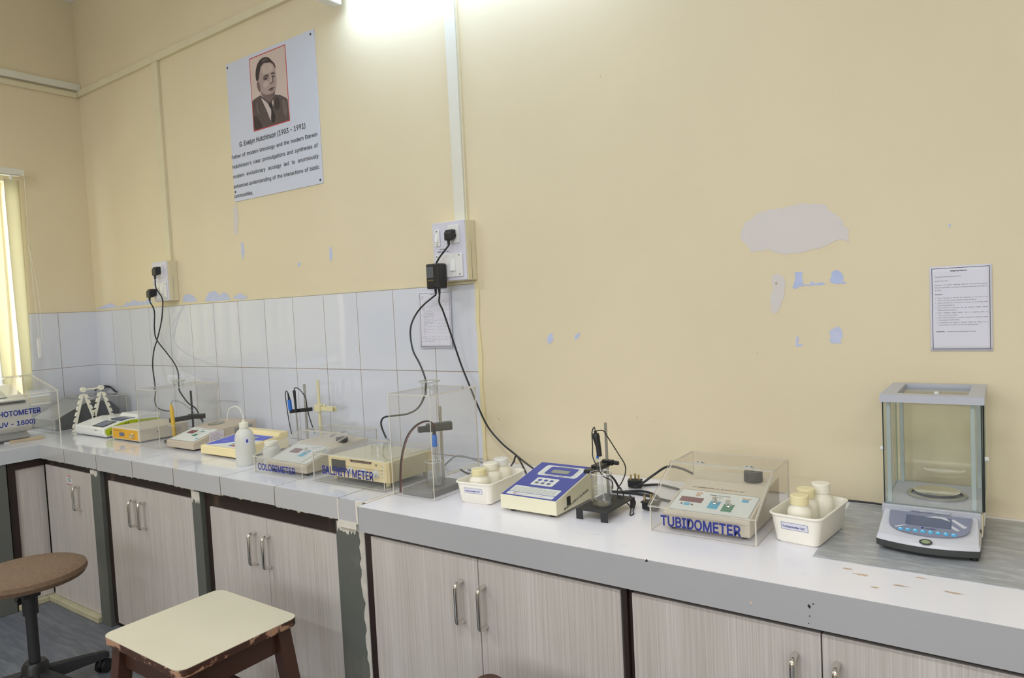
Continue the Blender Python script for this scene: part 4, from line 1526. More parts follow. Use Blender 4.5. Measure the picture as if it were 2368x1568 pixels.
def flat_rect(a0, a1, c0, c1):
    return [(a0, c0), (a1, c0), (a1, c1), (a0, c1)]


def acrylic_case(name, label, loc, w, d, h0, ys, h1, lettering=None, lid_over=0.006, hinges=(), rz=0, back=True):
    """Desk cover: low front of height h0, lid sloping up to (ys, h1), flat top to the back."""
    t = thing(name, label, 'clear cover', loc, rz)
    slab(front((0, TH / 2, 0)), flat_rect(TH, w - TH, 0.0006, h0), TH).build('front_panel', AC, t)
    prof = [(0, 0.0003), (d, 0.0003), (d, h1 - TH), (ys, h1 - TH), (0, h0)]
    for x in (TH / 2, w - TH / 2):
        slab(sidep((x, 0, 0)), prof, TH).build('side_panel', AC, t)
    if back:
        slab(front((0, d - TH / 2, 0)), flat_rect(TH, w - TH, 0.0003, h1 - TH), TH).build('back_panel', AC, t)
    tp = slab(topp((0, 0, h1 - TH / 2 + 0.0003)), flat_rect(0, w, ys + 0.002, d), TH).build('top_panel', AC, t)
    sl = math.hypot(ys, h1 - h0)
    LPn = Pl((0, -lid_over * ys / sl, h0 + TH * 0.7 - lid_over * (h1 - h0) / sl), (1, 0, 0), (0, ys, h1 - h0))
    lid = slab(LPn, flat_rect(-lid_over * .4, w + lid_over * .4, 0.0, sl + lid_over), TH).build('lid', AC, t)
    for hx in hinges:
        b = MB()
        P = topp((0, 0, h1 + 0.001))
        b.pbox(P, hx - 0.011, hx + 0.011, ys + 0.004, ys + 0.022, 0, 0.0012)
        b.cyl(sidep((hx - 0.011, ys + 0.002, h1 + 0.003)), 0, 0, 0.002, 0, 0.022, 8)
        for sx in (-0.006, 0.006):
            b.cyl(P, hx + sx, ys + 0.016, 0.002, 0.001, 0.0025, 8, 1)
        b.build('hinge', ['post_aluminium', 'ink_brown'], tp)
    if lettering:
        txt, u0, u1, v, hh = lettering
        b = MB()
        b.text(front((0, -0.0006, 0)), txt, u0, v, hh, u1 - u0, bold=0.026)
        fp = [c for c in t.children if c.name.startswith('front_panel')][0]
        o = b.build('lettering', 'ink_blue', fp)
    return t


def wedge(t, w, prof, m, x0=0.0, name='housing', bevel=0.003):
    """Housing extruded across x from a side profile [(y, z), ...] (counter-clockwise from the right side)."""
    b = MB()
    b.ppoly(sidep((x0, 0, 0)), prof, 0, w)
    return b.build(name, m, t, bevel=bevel, bseg=3)


def slope_plane(x0, y0, z0, y1, z1):
    return Pl((x0, y0, z0), (1, 0, 0), (0, y1 - y0, z1 - z0))


def knob(t, P, u, v, r, h, m='chrome', name='knob'):
    b = MB()
    b.lathe([(0, 0), (r * 1.1, 0), (r * 1.1, h * .2), (r * .85, h * .3), (r * .8, h * .95), (r * .65, h), (0, h)], u, v, 0, 20, P=P)
    return b.build(name, m, t)


def feet(t, pts, h, r=0.007, m='rubber_black'):
    for x, y in pts:
        b = MB()
        b.cyl(topp((x, y, 0)), 0, 0, r, 0.0, h, 12)
        b.build('foot', m, t)


def outline(b, P, pts, w=0.0008, n0=0.0004, n1=0.0008, mi=0):
    n = len(pts)
    for i in range(n):
        a, c = Vector(pts[i]), Vector(pts[(i + 1) % n])
        d = (c - a)
        if d.length < 1e-6:
            continue
        d.normalize()
        q = Vector((-d.y, d.x)) * w / 2
        b.flat(P, [tuple(a - q), tuple(c - q), tuple(c + q), tuple(a + q)], n1, mi)


def beaker(label, loc, r, h, water, spout=True):
    t = thing('beaker', label, 'beaker', loc)
    b = MB()
    g = 0.0012
    b.lathe([(0, 0.0006), (r * .88, 0.0006), (r * .97, 0.003), (r, 0.008), (r, h * .93), (r * 1.05, h), (r * 1.05 - g, h), (r - g, h * .93), (r - g, 0.009), (r * .95 - g, 0.0035), (0, 0.003)], seg=32)
    b.build('glass', 'labglass', t)
    b = MB()
    ring = [(r * 1.05 * math.cos(k / 32 * 6.2832), r * 1.05 * math.sin(k / 32 * 6.2832), h) for k in range(33)]
    b.tube(ring, 0.0008, 6, sub=1)
    b.build('rim', 'plastic_white', t)
    if water:
        b = MB()
        b.lathe([(0, 0.004), (r * .95 - g, 0.0045), (r - g - 0.0003, 0.010), (r - g - 0.0003, h * water), (0, h * water - 0.0003)], seg=32)
        b.build('water', 'water', t)
        b = MB()
        for k in range(6):
            b.flat(Pl((0, 0, 0), (1, 0, 0), (0, 0, 1)), [(-0.006 + (k % 2) * .002, h * (.25 + k * .1)), (0.0015, h * (.25 + k * .1)), (0.0015, h * (.25 + k * .1) + .0006), (-0.006 + (k % 2) * .002, h * (.25 + k * .1) + .0006)], r + 0.0003)
        b.build('graduation', 'plastic_white', t)
    return t


def bottle(label, loc, r, h, capm, group, rot=0, lab=False):
    t = thing('sample_bottle', label, 'bottle', loc, rot, group)
    b = MB()
    b.lathe([(0, 0), (r * .92, 0), (r, 0.004), (r, h * .60), (r * .93, h * .68), (r * .68, h * .76), (r * .66, h * .80), (0, h * .80)], seg=28)
    o = b.build('body', 'bottle_milky', t)
    b = MB()
    rc = r * .76
    b.lathe([(0, h * .80), (rc, h * .795), (rc, h * .985), (rc * .93, h), (0, h)], seg=28)
    b.build('cap', capm, t, bevel=0.0)
    if lab:
        b = MB()
        b.box(-0.006, -0.002, -r - 0.0004, -r, h * .22, h * .55)
        b.build('orange_mark', 'stain_rust', o)
    return t


def tub(label, loc, w, d, h, rz, txt, lw):
    """Rounded, tapered plastic tub with a rolled rim and a stuck-on label."""
    t = thing('plastic_tub', label, 'tub', loc, rz)
    b = MB()
    rings = []

    def ring(sx, sy, z, r):
        return [(x, y, z) for x, y in rrect(-sx, sx, -sy, sy, r, 5)]
    W, D = w / 2, d / 2
    k = 0.83
    layers = [ring(W * k * .9, D * .88 * .95, 0.0, .012), ring(W * k, D * .88, 0.004, .014), ring(W * .975, D * .985, h * .93, .02), ring(W * 1.03, D * 1.02, h * .94, .022), ring(W * 1.045, D * 1.03, h * .97, .022), ring(W * 1.03, D * 1.02, h, .022),
              ring(W * .98, D * .98, h, .02), ring(W * .95, D * .965, h * .93, .019), ring(W * k * .97, D * .86, 0.008, .012), ring(W * k * .88, D * .8, 0.006, .011)]
    n = len(layers[0])
    vs = [p_ for L_ in layers for p_ in L_]
    fs = []
    for i in range(len(layers) - 1):
        for j in range(n):
            fs.append((i * n + j, i * n + (j + 1) % n, (i + 1) * n + (j + 1) % n, (i + 1) * n + j))
    fs.append(tuple(range(n))[::-1])
    fs.append(tuple((len(layers) - 1) * n + j for j in range(n)))
    b.add(vs, fs, 0, True)
    b.build('shell', 'tub_white', t)
    # front label: on the sloping front wall
    y0, y1 = -D * .88, -D * .985
    P = Pl((0, y0, 0.004), (1, 0, 0), (0, y1 - y0, h * .93 - 0.004))
    b = MB()
    b.pbox(P, -lw / 2, lw / 2, h * .44, h * .70, 0.0004, 0.0009, 0)
    o = b.build('paper_label', 'paper', t)
    b = MB()
    outline(b, P, [(-lw / 2 + .001, h * .44 + .001), (lw / 2 - .001, h * .44 + .001), (lw / 2 - .001, h * .70 - .001), (-lw / 2 + .001, h * .70 - .001)], .0006, 0, .0011)
    b.text(P, txt, -lw * .44, h * .52, h * .10, lw * .80, n=0.0012, bold=.02)
    b.text(P, 'n', lw * .37, h * .575, h * .05, None, n=0.0012, bold=.01)
    b.build('label_print', 'ink_blue', o)
    return t


def P_tubspot(loc, rz, u, v):
    a = math.radians(rz)
    return (loc[0] + u * math.cos(a) - v * math.sin(a), loc[1] + u * math.sin(a) + v * math.cos(a))


# ================================================================== RIGHT WORKTOP
# --- turbidity meter and its cover
case = acrylic_case('acrylic_cover', 'clear sloping acrylic cover lettered TUBIDOMETER in blue', (3.909, -0.470, ZR), 0.263, 0.300, 0.063, 0.150, 0.141,
                    ('TUBIDOMETER', 0.030, 0.226, 0.0185, 0.0330), hinges=(0.072, 0.200))
t = thing('turbidity_meter', 'beige turbidity meter with round dark grey cap, under the TUBIDOMETER cover', 'meter', (3.934, -0.447, ZR + 0.0004))
W_ = 0.216
prof = [(0, 0.008), (0.262, 0.008), (0.262, 0.094), (0.188, 0.090), (0.180, 0.090), (0.0, 0.047)]
wedge(t, W_, prof, 'beige_pale')
feet(t, ((0.02, 0.02), (W_ - 0.02, 0.02), (0.02, 0.24), (W_ - 0.02, 0.24)), 0.0085)
SPl = slope_plane(0, 0, 0.047, 0.180, 0.090)
sl = math.hypot(0.180, 0.043)
b = MB()
b.ppoly(SPl, rrect(0.008, W_ - 0.006, 0.010, 0.118, 0.007, 3), 0.0006, 0.0012)
pan = b.build('front_overlay', 'overlay_white', t)
b = MB()
outline(b, SPl, rrect(0.009, W_ - 0.007, 0.011, 0.117, 0.007, 3), 0.0008, 0, 0.0015)
b.text(SPl, 'Digital Turbimeter', 0.088, 0.100, 0.0048, 0.052, n=0.0015, bold=.02)
b.text(SPl, 'ED-911', 0.103, 0.091, 0.0048, 0.020, n=0.0015, bold=.02)
b.text(SPl, 'SET', 0.024, 0.040, 0.003, None, n=0.0015)
b.text(SPl, 'ZERO', 0.060, 0.040, 0.003, None, n=0.0015)
b.build('overlay_print', 'ink_black', pan)
b = MB()
b.pbox(SPl, 0.022, 0.080, 0.056, 0.079, 0.0012, 0.0022)
b.build('display', 'display_mauve', t)
b = MB()
b.pbox(SPl, 0.039, 0.054, 0.038, 0.050, 0.0012, 0.0018, 0)
b.pbox(SPl, 0.100, 0.126, 0.036, 0.072, 0.0012, 0.0016, 0)
b.pbox(SPl, 0.172, 0.188, 0.084, 0.098, 0.0012, 0.0016, 0)
b.pbox(SPl, 0.136, 0.162, 0.030, 0.066, 0.0012, 0.0016, 1)
for uu in (0.033, 0.060):
    b.cyl(SPl, uu, 0.044, 0.0028, 0.0012, 0.002, 12, 2)
b.build('colour_fields', ['overlay_cyan', 'overlay_green', 'ink_black'], pan)
b = MB()
b.ppoly(SPl, smooth_poly([(0.050, 0.108), (0.066, 0.110), (0.070, 0.102), (0.062, 0.097), (0.066, 0.090), (0.058, 0.086), (0.052, 0.092), (0.055, 0.100)]), 0.0016, 0.0018)
b.ppoly(SPl, smooth_poly([(0.166, 0.106), (0.180, 0.103), (0.194, 0.106), (0.190, 0.098), (0.180, 0.095), (0.170, 0.100)]), 0.0016, 0.0018)
b.build('rust_mark', 'stain_rust', pan)
knob(t, SPl, 0.113, 0.064, 0.0070, 0.017)
knob(t, SPl, 0.149, 0.058, 0.0070, 0.017)
b = MB()
b.text(SPl, 'HYJ/EE/333-A-2 006-7-09', 0.030, 0.134, 0.0055, 0.135, n=0.0008, bold=0.03)
b.build('handwritten_mark', 'ink_brown', t)
b = MB()
b.lathe([(0, 0), (0.0225, 0), (0.0235, 0.002), (0.0235, 0.024), (0.0220, 0.0265), (0.002, 0.0265), (0.002, 0.0285), (0, 0.0285)], 0.166, 0.205, 0.0905, 36)
b.build('sample_cap', 'balance_dark', t)

# --- blue-topped meter
t = thing('benchtop_meter', 'white meter with sloping blue face, six square keys and a small display', 'meter', (3.466, -0.500, ZR + 0.0003))
W_ = 0.186
prof = [(0, 0.008), (0.232, 0.008), (0.232, 0.078), (0.222, 0.092), (0.0, 0.0465)]
wedge(t, W_, prof, 'cream_meter', bevel=0.0015)
feet(t, ((0.03, 0.02), (W_ - 0.025, 0.02), (0.03, 0.21), (W_ - 0.025, 0.21)), 0.0085, 0.008)
SPl = slope_plane(0, 0, 0.0465, 0.222, 0.092)
sl = math.hypot(0.222, 0.0455)
b = MB()
b.pbox(SPl, 0.003, W_ - 0.003, 0.003, sl - 0.003, 0.0003, 0.0010)
pan = b.build('blue_overlay', 'overlay_blue', t)
b = MB()
b.ppoly(SPl, rrect(0.034, 0.168, 0.140, 0.208, 0.010, 4), 0.001, 0.0014, 0)
b.ppoly(SPl, rrect(0.052, 0.126, 0.076, 0.124, 0.005, 3), 0.001, 0.0014, 0)
b.ppoly(SPl, rrect(0.014, 0.168, 0.026, 0.062, 0.003, 3), 0.001, 0.0014, 0)
b.ppoly(SPl, rrect(0.014, 0.168, 0.008, 0.023, 0.003, 3), 0.001, 0.0014, 0)
b.ppoly(SPl, rrect(0.054, 0.150, 0.149, 0.199, 0.007, 4), 0.0014, 0.0018, 1)
b.build('overlay_fields', ['overlay_white', 'overlay_blue'], pan)
b = MB()
b.pbox(SPl, 0.072, 0.130, 0.160, 0.180, 0.0018, 0.0024)
b.build('display', 'display_grey', t)
b = MB()
b.text(SPl, 'MICRO PROCESSOR', 0.076, 0.2015, 0.004, 0.052, n=0.0018, bold=.02)
b.text(SPl, 'WATER POLY METER', 0.070, 0.1425, 0.004, 0.056, n=0.0018, bold=.02)
b.text(SPl, 'OPERATING INSTRUCTIONS', 0.062, 0.0575, 0.003, 0.055, n=0.0018, bold=.02)
outline(b, SPl, rrect(0.047, 0.157, 0.145, 0.2005, 0.008, 3), 0.0006, 0, 0.0017)
for i in range(5):
    for j in range(9):
        a0 = 0.020 + j * 0.016
        b.flat(SPl, [(a0, 0.0300 + i * .0052), (a0 + 0.0135, 0.0300 + i * .0052), (a0 + 0.0135, 0.0308 + i * .0052), (a0, 0.0308 + i * .0052)], 0.0017)
b.build('overlay_print', 'ink_black', pan)
b = MB()
b.text(SPl, 'EI', 0.036, 0.0125, 0.0055, 0.010, n=0.0018, bold=.05)
b.text(SPl, 'Instruments', 0.050, 0.0125, 0.0040, 0.035, n=0.0018)
b.text(SPl, 'India', 0.122, 0.0125, 0.0040, 0.015, n=0.0018)
b.build('maker_print', 'ink_red', pan)
for i in range(3):
    for j in range(2):
        b = MB()
        b.pbox(SPl, 0.062 + i * .020, 0.073 + i * .020, 0.085 + j * .018, 0.095 + j * .018, 0.0012, 0.0022)
        b.build('key', 'overlay_blue' if j else 'display_slate', pan)
SD = sidep((W_, 0, 0))
b = MB()
b.pbox(SD, 0.055, 0.073, 0.022, 0.046, 0.0, 0.0016)
b.build('socket_plate', 'plastic_black', t)
b = MB()
b.text(SD, 'RHS/ EE-203/ C-14 /3646A', 0.040, 0.013, 0.008, 0.135, n=0.0006, bold=0.03, shear=0.15)
b.v = [(x, y, z + (y - 0.04) * 0.16) for x, y, z in b.v]
b.build('handwritten_mark', 'ink_black', t)

# --- tubs of sample bottles
TL1 = (3.352, -0.392, ZR)
tub('white plastic tub with three bottles, labelled Salinometer, left of the blue meter', TL1, 0.128, 0.205, 0.066, 4, 'Salinometer Sol', 0.064)
for (u, v, hh, cm, lab) in ((-0.008, -0.052, 0.085, 'cap_cream', 'short bottle with yellowish cap at the front of the left tub'), (-0.004, 0.006, 0.090, 'bottle_milky', 'middle bottle of the left tub'), (0.002, 0.058, 0.094, 'plastic_white', 'rear bottle of the left tub, with a whitish cap')):
    x, y = P_tubspot(TL1, 4, u, v)
    bottle(lab, (x, y, ZR + 0.0065), 0.030, hh + 0.005, cm, 'sample bottles in the left tub', 0)
TL2 = (4.256, -0.327, ZR)
tub('white plastic tub with three bottles, labelled Turbidometer, beside the marble slab', TL2, 0.118, 0.205, 0.070, -7, 'Turbidometer Sol', 0.062)
for (u, v, hh, cm, lab, r) in ((-0.004, -0.052, 0.100, 'cap_cream', 'front bottle of the right tub, with a rusty mark', 0.027), (-0.010, 0.006, 0.102, 'cap_cream', 'half-hidden middle bottle of the right tub', 0.027), (0.008, 0.056, 0.106, 'bottle_milky', 'rear bottle of the right tub, its cap highest', 0.028)):
    x, y = P_tubspot(TL2, -7, u, v)
    bottle(lab, (x, y, ZR + 0.0065), r, hh, cm, 'sample bottles in the right tub', 0, v < -0.03)

# --- electrode stand beside the blue meter
t = thing('electrode_stand', 'black-footed electrode stand with steel rod beside the blue meter', 'stand', (3.695, -0.470, ZR))
b = MB()
b.box(0, 0.094, 0, 0.165, 0.0245, 0.0275)
for x0, x1, y0, y1 in ((0, 0.020, 0, 0.0025), (0.074, 0.094, 0, 0.0025), (0.0915, 0.094, 0.14, 0.165), (0, 0.0025, 0.14, 0.165)):
    b.box(x0, x1, y0, y1, 0, 0.0246)
b.build('base_plate', 'plastic_black_matte', t)
b = MB()
b.cyl(topp((0.020, 0.150, 0)), 0, 0, 0.0042, 0.0275, 0.236, 14)
b.build('rod', 'steel', t)
b = MB()
b.box(0.006, 0.040, 0.142, 0.158, 0.116, 0.130)
b.box(-0.002, 0.030, 0.095, 0.148, 0.112, 0.124)
b.box(-0.008, 0.018, 0.062, 0.098, 0.108, 0.118)
b.cyl(sidep((0.040, 0.150, 0.123)), 0, 0, 0.006, 0, 0.016, 10)
b.build('clamp', 'plastic_black', t, bevel=0.0015)
bk = beaker('glass beaker half full of water on the black stand by the blue meter', (3.743, -0.410, ZR + 0.0278), 0.0285, 0.088, 0.55)
el = thing('electrode_probe', 'black-capped electrode probe standing in the beaker by the blue meter', 'probe', (3.7395, -0.4065, ZR + 0.034))
b = MB()
b.tube([(0.012, -0.004, 0.0), (0.004, 0.0, 0.052), (-0.006, 0.006, 0.118)], 0.0034, 12, sub=3)
b.tube([(-0.006, 0.006, 0.116), (-0.0065, 0.006, 0.124)], 0.0050, 12, sub=1)
b.build('glass_stem', 'labglass', el)
b = MB()
b.tube([(0.0115, -0.004, 0.002), (0.004, 0.0, 0.05), (-0.0055, 0.006, 0.114)], 0.0012, 8, sub=3)
b.build('inner_wire', 'steel', el)
b = MB()
b.tube([(-0.004, 0.006, 0.124), (-0.007, 0.007, 0.150), (-0.013, 0.008, 0.176), (-0.014, 0.008, 0.186)], 0.008, 14, sub=3, radii=[0.0072, 0.0075, 0.0105, 0.0085])
b.tube([(-0.014, 0.008, 0.185), (-0.015, 0.008, 0.193)], 0.004, 10, sub=1)
b.build('black_grip', 'plastic_black', el)
b = MB()
b.cyl(topp((-0.009, 0.004, 0.118)), 0, 0, 0.0035, 0, 0.008, 10)
b.cyl(topp((-0.012, 0.004, 0.058)), 0, 0, 0.0030, 0, 0.062, 10, 1)
b.build('blue_ring', ['electrode_blue', 'labglass'], el)
off = Vector((3.7395, -0.4065, ZR + 0.034))


def shifted(pts, d):
    return [(p_[0] + d[0], p_[1] + d[1], p_[2] + d[2]) for p_ in pts]


def part_cord(parent, pts, r, m='cord_black', name='cable'):
    L_ = parent.location
    b = MB()
    b.tube([(p_[0] - L_[0], p_[1] - L_[1], p_[2] - L_[2]) for p_ in pts], r, 8)
    return b.build(name, m, parent)


tip = (off.x - 0.015, off.y + 0.008, off.z + 0.192)
# the two thin leads of the probe, drawn in the plane of the probe
D_ = (0.040, -0.075, 0.0)
def toward(pts, k):
    """move points toward the camera position by the factor k (keeps them on the same line of sight)"""
    C_ = Vector((4.6497, -2.0676, 1.3751))
    return [tuple(Vector(p_) + (C_ - Vector(p_)) * k) for p_ in pts]


pl1 = toward(probeL, 0.037)
pl2 = toward(probeR, 0.030)
part_cord(el, [tip] + pl1[1:], 0.0016)
part_cord(el, [tip] + pl2[1:-1] + [(3.735, -0.285, ZR + 0.035)], 0.0016)
part_cord(el, [(3.748, -0.33, ZR + 0.036), (3.79, -0.338, ZR + 0.010), (3.812, -0.385, ZR + 0.0022), (3.816, -0.372, ZR + 0.0022), (3.800, -0.34, ZR + 0.0022), (3.793, -0.31, ZR + 0.016), (3.770, -0.30, ZR + 0.030)], 0.0016)

# --- plugs and thick cables lying behind it
def lying_plug(label, loc, rz, cab, r=0.0036, tilt=0.0):
    t = thing('three_pin_plug', label, 'plug', loc, rz)
    b = MB()
    b.ppoly(topp((0, 0, 0.0)), [(-.021, -.012), (.021, -.012), (.024, .006), (.012, .024), (-.012, .024), (-.024, .006)], 0.003, 0.022)
    b.build('body', 'plastic_black', t, bevel=0.004, bseg=3)
    b = MB()
    b.box(-0.022, 0.022, -0.018, 0.012, 0.0222, 0.027)
    b.build('face', 'rubber_black', t, bevel=0.002)
    for px_, py_, rr_ in ((0, 0.004, .0034), (-.012, -.010, .0028), (.012, -.010, .0028)):
        b = MB()
        b.cyl(topp((px_, py_, 0)), 0, 0, rr_, 0.027, 0.044, 10)
        b.build('pin', 'brass', t)
    a = math.radians(rz)
    b = MB()
    inv = Matrix.Rotation(-a, 4, 'Z')
    L_ = Vector(loc)
    b.tube([inv @ (Vector(p_) - L_) for p_ in cab], r, 10)
    b.build('cable', 'cord_black', t)
    return t


lying_plug('black three-pin plug lying pins-up behind the electrode stand', (3.705, -0.125, ZR), 20,
           [(3.712, -0.148, ZR + 0.012), (3.735, -0.155, ZR + 0.020), (3.775, -0.135, ZR + 0.052), (3.815, -0.13, ZR + 0.078), (3.855, -0.128, ZR + 0.076), (3.880, -0.122, ZR + 0.066), (3.895, -0.118, ZR + 0.058)])
tp_ = lying_plug('black three-pin plug on its side left of the TUBIDOMETER cover', (3.842, -0.318, ZR), 0,
           [(3.836, -0.292, ZR + 0.012), (3.838, -0.262, ZR + 0.006), (3.826, -0.222, ZR + 0.0042), (3.79, -0.180, ZR + 0.0042), (3.74, -0.165, ZR + 0.0042), (3.69, -0.20, ZR + 0.0042)])
cord('thick black cable lying along the wall behind the electrode stand', [(3.72, -0.10, ZR + 0.004), (3.76, -0.075, ZR + 0.0042), (3.80, -0.085, ZR + 0.0042), (3.845, -0.105, ZR + 0.0042), (3.875, -0.13, ZR + 0.0042), (3.897, -0.14, ZR + 0.0042)], 0.0036)
cord('flat pair of black cables running under the plug towards the TUBIDOMETER cover', [(3.665, -0.205, ZR + 0.0042), (3.72, -0.195, ZR + 0.0042), (3.78, -0.20, ZR + 0.0042), (3.84, -0.222, ZR + 0.0042), (3.900, -0.235, ZR + 0.0042)], 0.0040)
cord('black cable end curving up behind the blue meter', [(3.615, -0.245, ZR + 0.060), (3.625, -0.22, ZR + 0.066), (3.645, -0.205, ZR + 0.062), (3.665, -0.19, ZR + 0.040), (3.672, -0.17, ZR + 0.006)], 0.0034)
for pts_, lb in (([(3.9135, -0.168, ZR + 0.061), (3.93, -0.160, ZR + 0.054), (3.945, -0.158, ZR + 0.030), (3.960, -0.1815, ZR + 0.020)], 'grey cable seen through the left side of the TUBIDOMETER cover'),):
    cord(lb, [(3.916, -0.175, ZR + 0.060), (3.925, -0.176, ZR + 0.050), (3.930, -0.179, ZR + 0.03), (3.924, -0.182, ZR + 0.004)], 0.0032, 'cord_grey')
cord('thin black cord along the foot of the wall to the glass-cased balance', [(4.225, -0.012, ZR + 0.003), (4.28, -0.012, ZR + 0.003), (4.34, -0.016, ZR + 0.0045), (4.385, -0.028, ZR + 0.006)], 0.0028)

# --- analytical balance with glass draught shield
t = thing('analytical_balance', 'analytical balance with glass draught shield standing on the marble slab', 'balance', (4.402, -0.385, ZR + 0.0013))
W_ = 0.194
zb = 0.077
# dark foot skirt
def hull(z, ins, yb=0.345, bow=0.022):
    pts = []
    n = 14
    for k in range(n + 1):
        s_ = k / n
        x = ins + (W_ - 2 * ins) * s_
        pts.append((x, ins * 1.2 + bow * (2 * s_ - 1) ** 2 * 1.0 - 0.0))
    pts += [(W_ - ins, yb - ins), (ins, yb - ins)]
    return pts
def loft(name, layers, m, bevel=0.0):
    b = MB()
    n = len(layers[0])
    vs = [p_ for L_ in layers for p_ in L_]
    fs = [(i * n + j, i * n + (j + 1) % n, (i + 1) * n + (j + 1) % n, (i + 1) * n + j) for i in range(len(layers) - 1) for j in range(n)]
    fs.append(tuple(range(n))[::-1])
    fs.append(tuple((len(layers) - 1) * n + j for j in range(n)))
    b.add(vs, fs, 0, False)
    return b.build(name, m, t, bevel=bevel)
def lay(z, ins, dy=0.0, bow=0.022):
    return [(x, y + (dy if i < 15 else 0), z) for i, (x, y) in enumerate(hull(z, ins, bow=bow))]
loft('lower_skirt', [lay(0.006, 0.006), lay(0.010, 0.001), lay(0.022, 0.0)], 'balance_dark')
loft('front_housing', [lay(0.0223, 0.0), lay(0.029, 0.001, 0.003), lay(0.034, 0.003, 0.009, 0.018), lay(0.046, 0.004, 0.042, 0.012), lay(0.058, 0.006, 0.076, 0.006), lay(0.0665, 0.007, 0.100, 0.002)], 'balance_light', bevel=0.0025)
feet(t, ((0.02, 0.05), (W_ - 0.012, 0.035), (0.02, 0.32), (W_ - 0.02, 0.32)), 0.0065, 0.008)
b = MB()
b.box(0.001, W_ - 0.001, 0.114, 0.354, 0.0665 - 0.025, zb)
b.build('rear_housing', 'balance_grey', t, bevel=0.002)
b = MB()
b.box(W_ - 0.0012, W_ + 0.0012, 0.120, 0.350, 0.024, zb - 0.003)
b.build('yellowed_side', 'balance_cream', t)
b = MB()
b.ppoly(sidep((W_ + 0.0013, 0, 0)), [(0.22, 0.02), (0.33, 0.018), (0.335, 0.06), (0.23, 0.066)], 0, 0.001)
b.build('side_sticker', 'overlay_white', t)
# sloping fascia panel (y, z) from (0.018,0.044) to (0.098,0.067)
BP = slope_plane(0, 0.0125, 0.0340, 0.104, 0.0684)
n = 16
curve = [(0.020, 0.0925), (0.021, 0.060)] + [(0.021 + 0.154 * (0.5 - 0.5 * math.cos(math.pi * k / n)), 0.060 - 0.046 * math.sin(math.pi * k / n) ** 0.75) for k in range(1, n)] + [(0.175, 0.060), (0.178, 0.0925)]
b = MB()
b.ppoly(BP, curve, 0.0012, 0.0030)
pan = b.build('control_panel', 'balance_panel', t)
b = MB()
b.pbox(BP, 0.054, 0.140, 0.046, 0.080, 0.0030, 0.0040)
b.build('display', 'display_slate', pan)
for k in range(8):
    b = MB()
    b.lathe([(0, 0), (0.0054, 0), (0.0054, 0.0008), (0.003, 0.0016), (0, 0.0018)], 0.047 + k * 0.0142, 0.0275, 0.0030, 16, P=BP)
    b.lathe([(0, 0), (0.0022, 0), (0.0015, 0.0004), (0, 0.0005)], 0.0462 + k * 0.0142, 0.0285, 0.0046, 10, mi=1, P=BP)
    b.build('key', ['key_blue', 'key_pale'], pan)
b = MB()
b.flat(BP, [(0.034, 0.034), (0.037, 0.031), (0.056, 0.043), (0.060, 0.048)], 0.0032)
b.flat(BP, [(0.141, 0.060), (0.141, 0.050), (0.151, 0.042), (0.157, 0.044)], 0.0032)
b.flat(BP, [(0.136, 0.080), (0.144, 0.081), (0.170, 0.058), (0.163, 0.053)], 0.0032)
b.flat(BP, [(0.090, 0.0775), (0.118, 0.078), (0.139, 0.071), (0.128, 0.0835), (0.108, 0.084)], 0.0042)
b.build('panel_stripes', 'balance_light', pan)
b = MB()
b.cyl(BP, 0.088, 0.0395, 0.0026, 0.0030, 0.0034, 12)
b.text(BP, 'CITIZEN', 0.094, 0.0375, 0.0034, 0.018, n=0.0034, bold=.04)
b.build('maker_mark', 'ink_blue', pan)
b = MB()
b.lathe([(0.0095, 0), (0.0095, 0.0012), (0.0065, 0.0016), (0.0065, 0)], 0, 0, 0, 24, P=slope_plane(W_ * .5, 0.0085, 0.0325, 0.034, 0.0415))
b.v = [(W_ * .5 + (x - W_ * .5) * 1.3, y, z) for x, y, z in b.v]
b.build('level_rim', 'balance_dark', t)
b = MB()
b.lathe([(0, 0.0012), (0.0065, 0.0010), (0.0065, 0)], 0, 0, 0, 24, P=slope_plane(W_ * .5, 0.0085, 0.0325, 0.034, 0.0415))
b.v = [(W_ * .5 + (x - W_ * .5) * 1.3, y, z) for x, y, z in b.v]
b.build('spirit_level', 'green_level', t)
b = MB()
b.box(0.058, 0.136, 0.1085, 0.1139, 0.0675, 0.0725)
b.build('name_bar', 'balance_grey', t, bevel=0.001)
b = MB()
b.text(front((0, 0.1083, 0)), 'ANALYTICAL', 0.062, 0.0688, 0.0024, 0.016)
b.text(front((0, 0.1083, 0)), 'BALANCE', 0.090, 0.0688, 0.0024, 0.013)
b.build('name_print', 'ink_blue', t)
# chamber
cy0, cy1, cx0, cx1, cz1 = 0.122, 0.350, 0.004, W_ + 0.004, 0.331
b = MB()
b.box(cx0 + 0.004, cx1 - 0.004, cy0 + 0.004, cy1 - 0.004, zb, zb + 0.0012)
b.build('chamber_floor', 'balance_grey', t)
for (x, y) in ((cx0 + 0.012, cy0 + 0.012), (cx1 - 0.018, cy0 + 0.012), (cx0 + 0.016, cy1 - 0.014), (cx1 - 0.014, cy1 - 0.014)):
    b = MB()
    b.box(x - 0.0045, x + 0.0045, y - 0.0045, y + 0.0045, zb + 0.0012, cz1 - 0.017)
    b.build('corner_post', 'post_aluminium', t, bevel=0.001)
GL = ['glass', 'glass_edge']
slab(front((0, cy0 + 0.003, 0)), flat_rect(cx0 + 0.004, cx1 - 0.004, zb + 0.001, cz1 - 0.017), 0.003).build('front_glass', GL, t)
slab(front((0, cy1 - 0.003, 0)), flat_rect(cx0 + 0.004, cx1 - 0.004, zb + 0.001, cz1 - 0.017), 0.003).build('back_glass', GL, t)
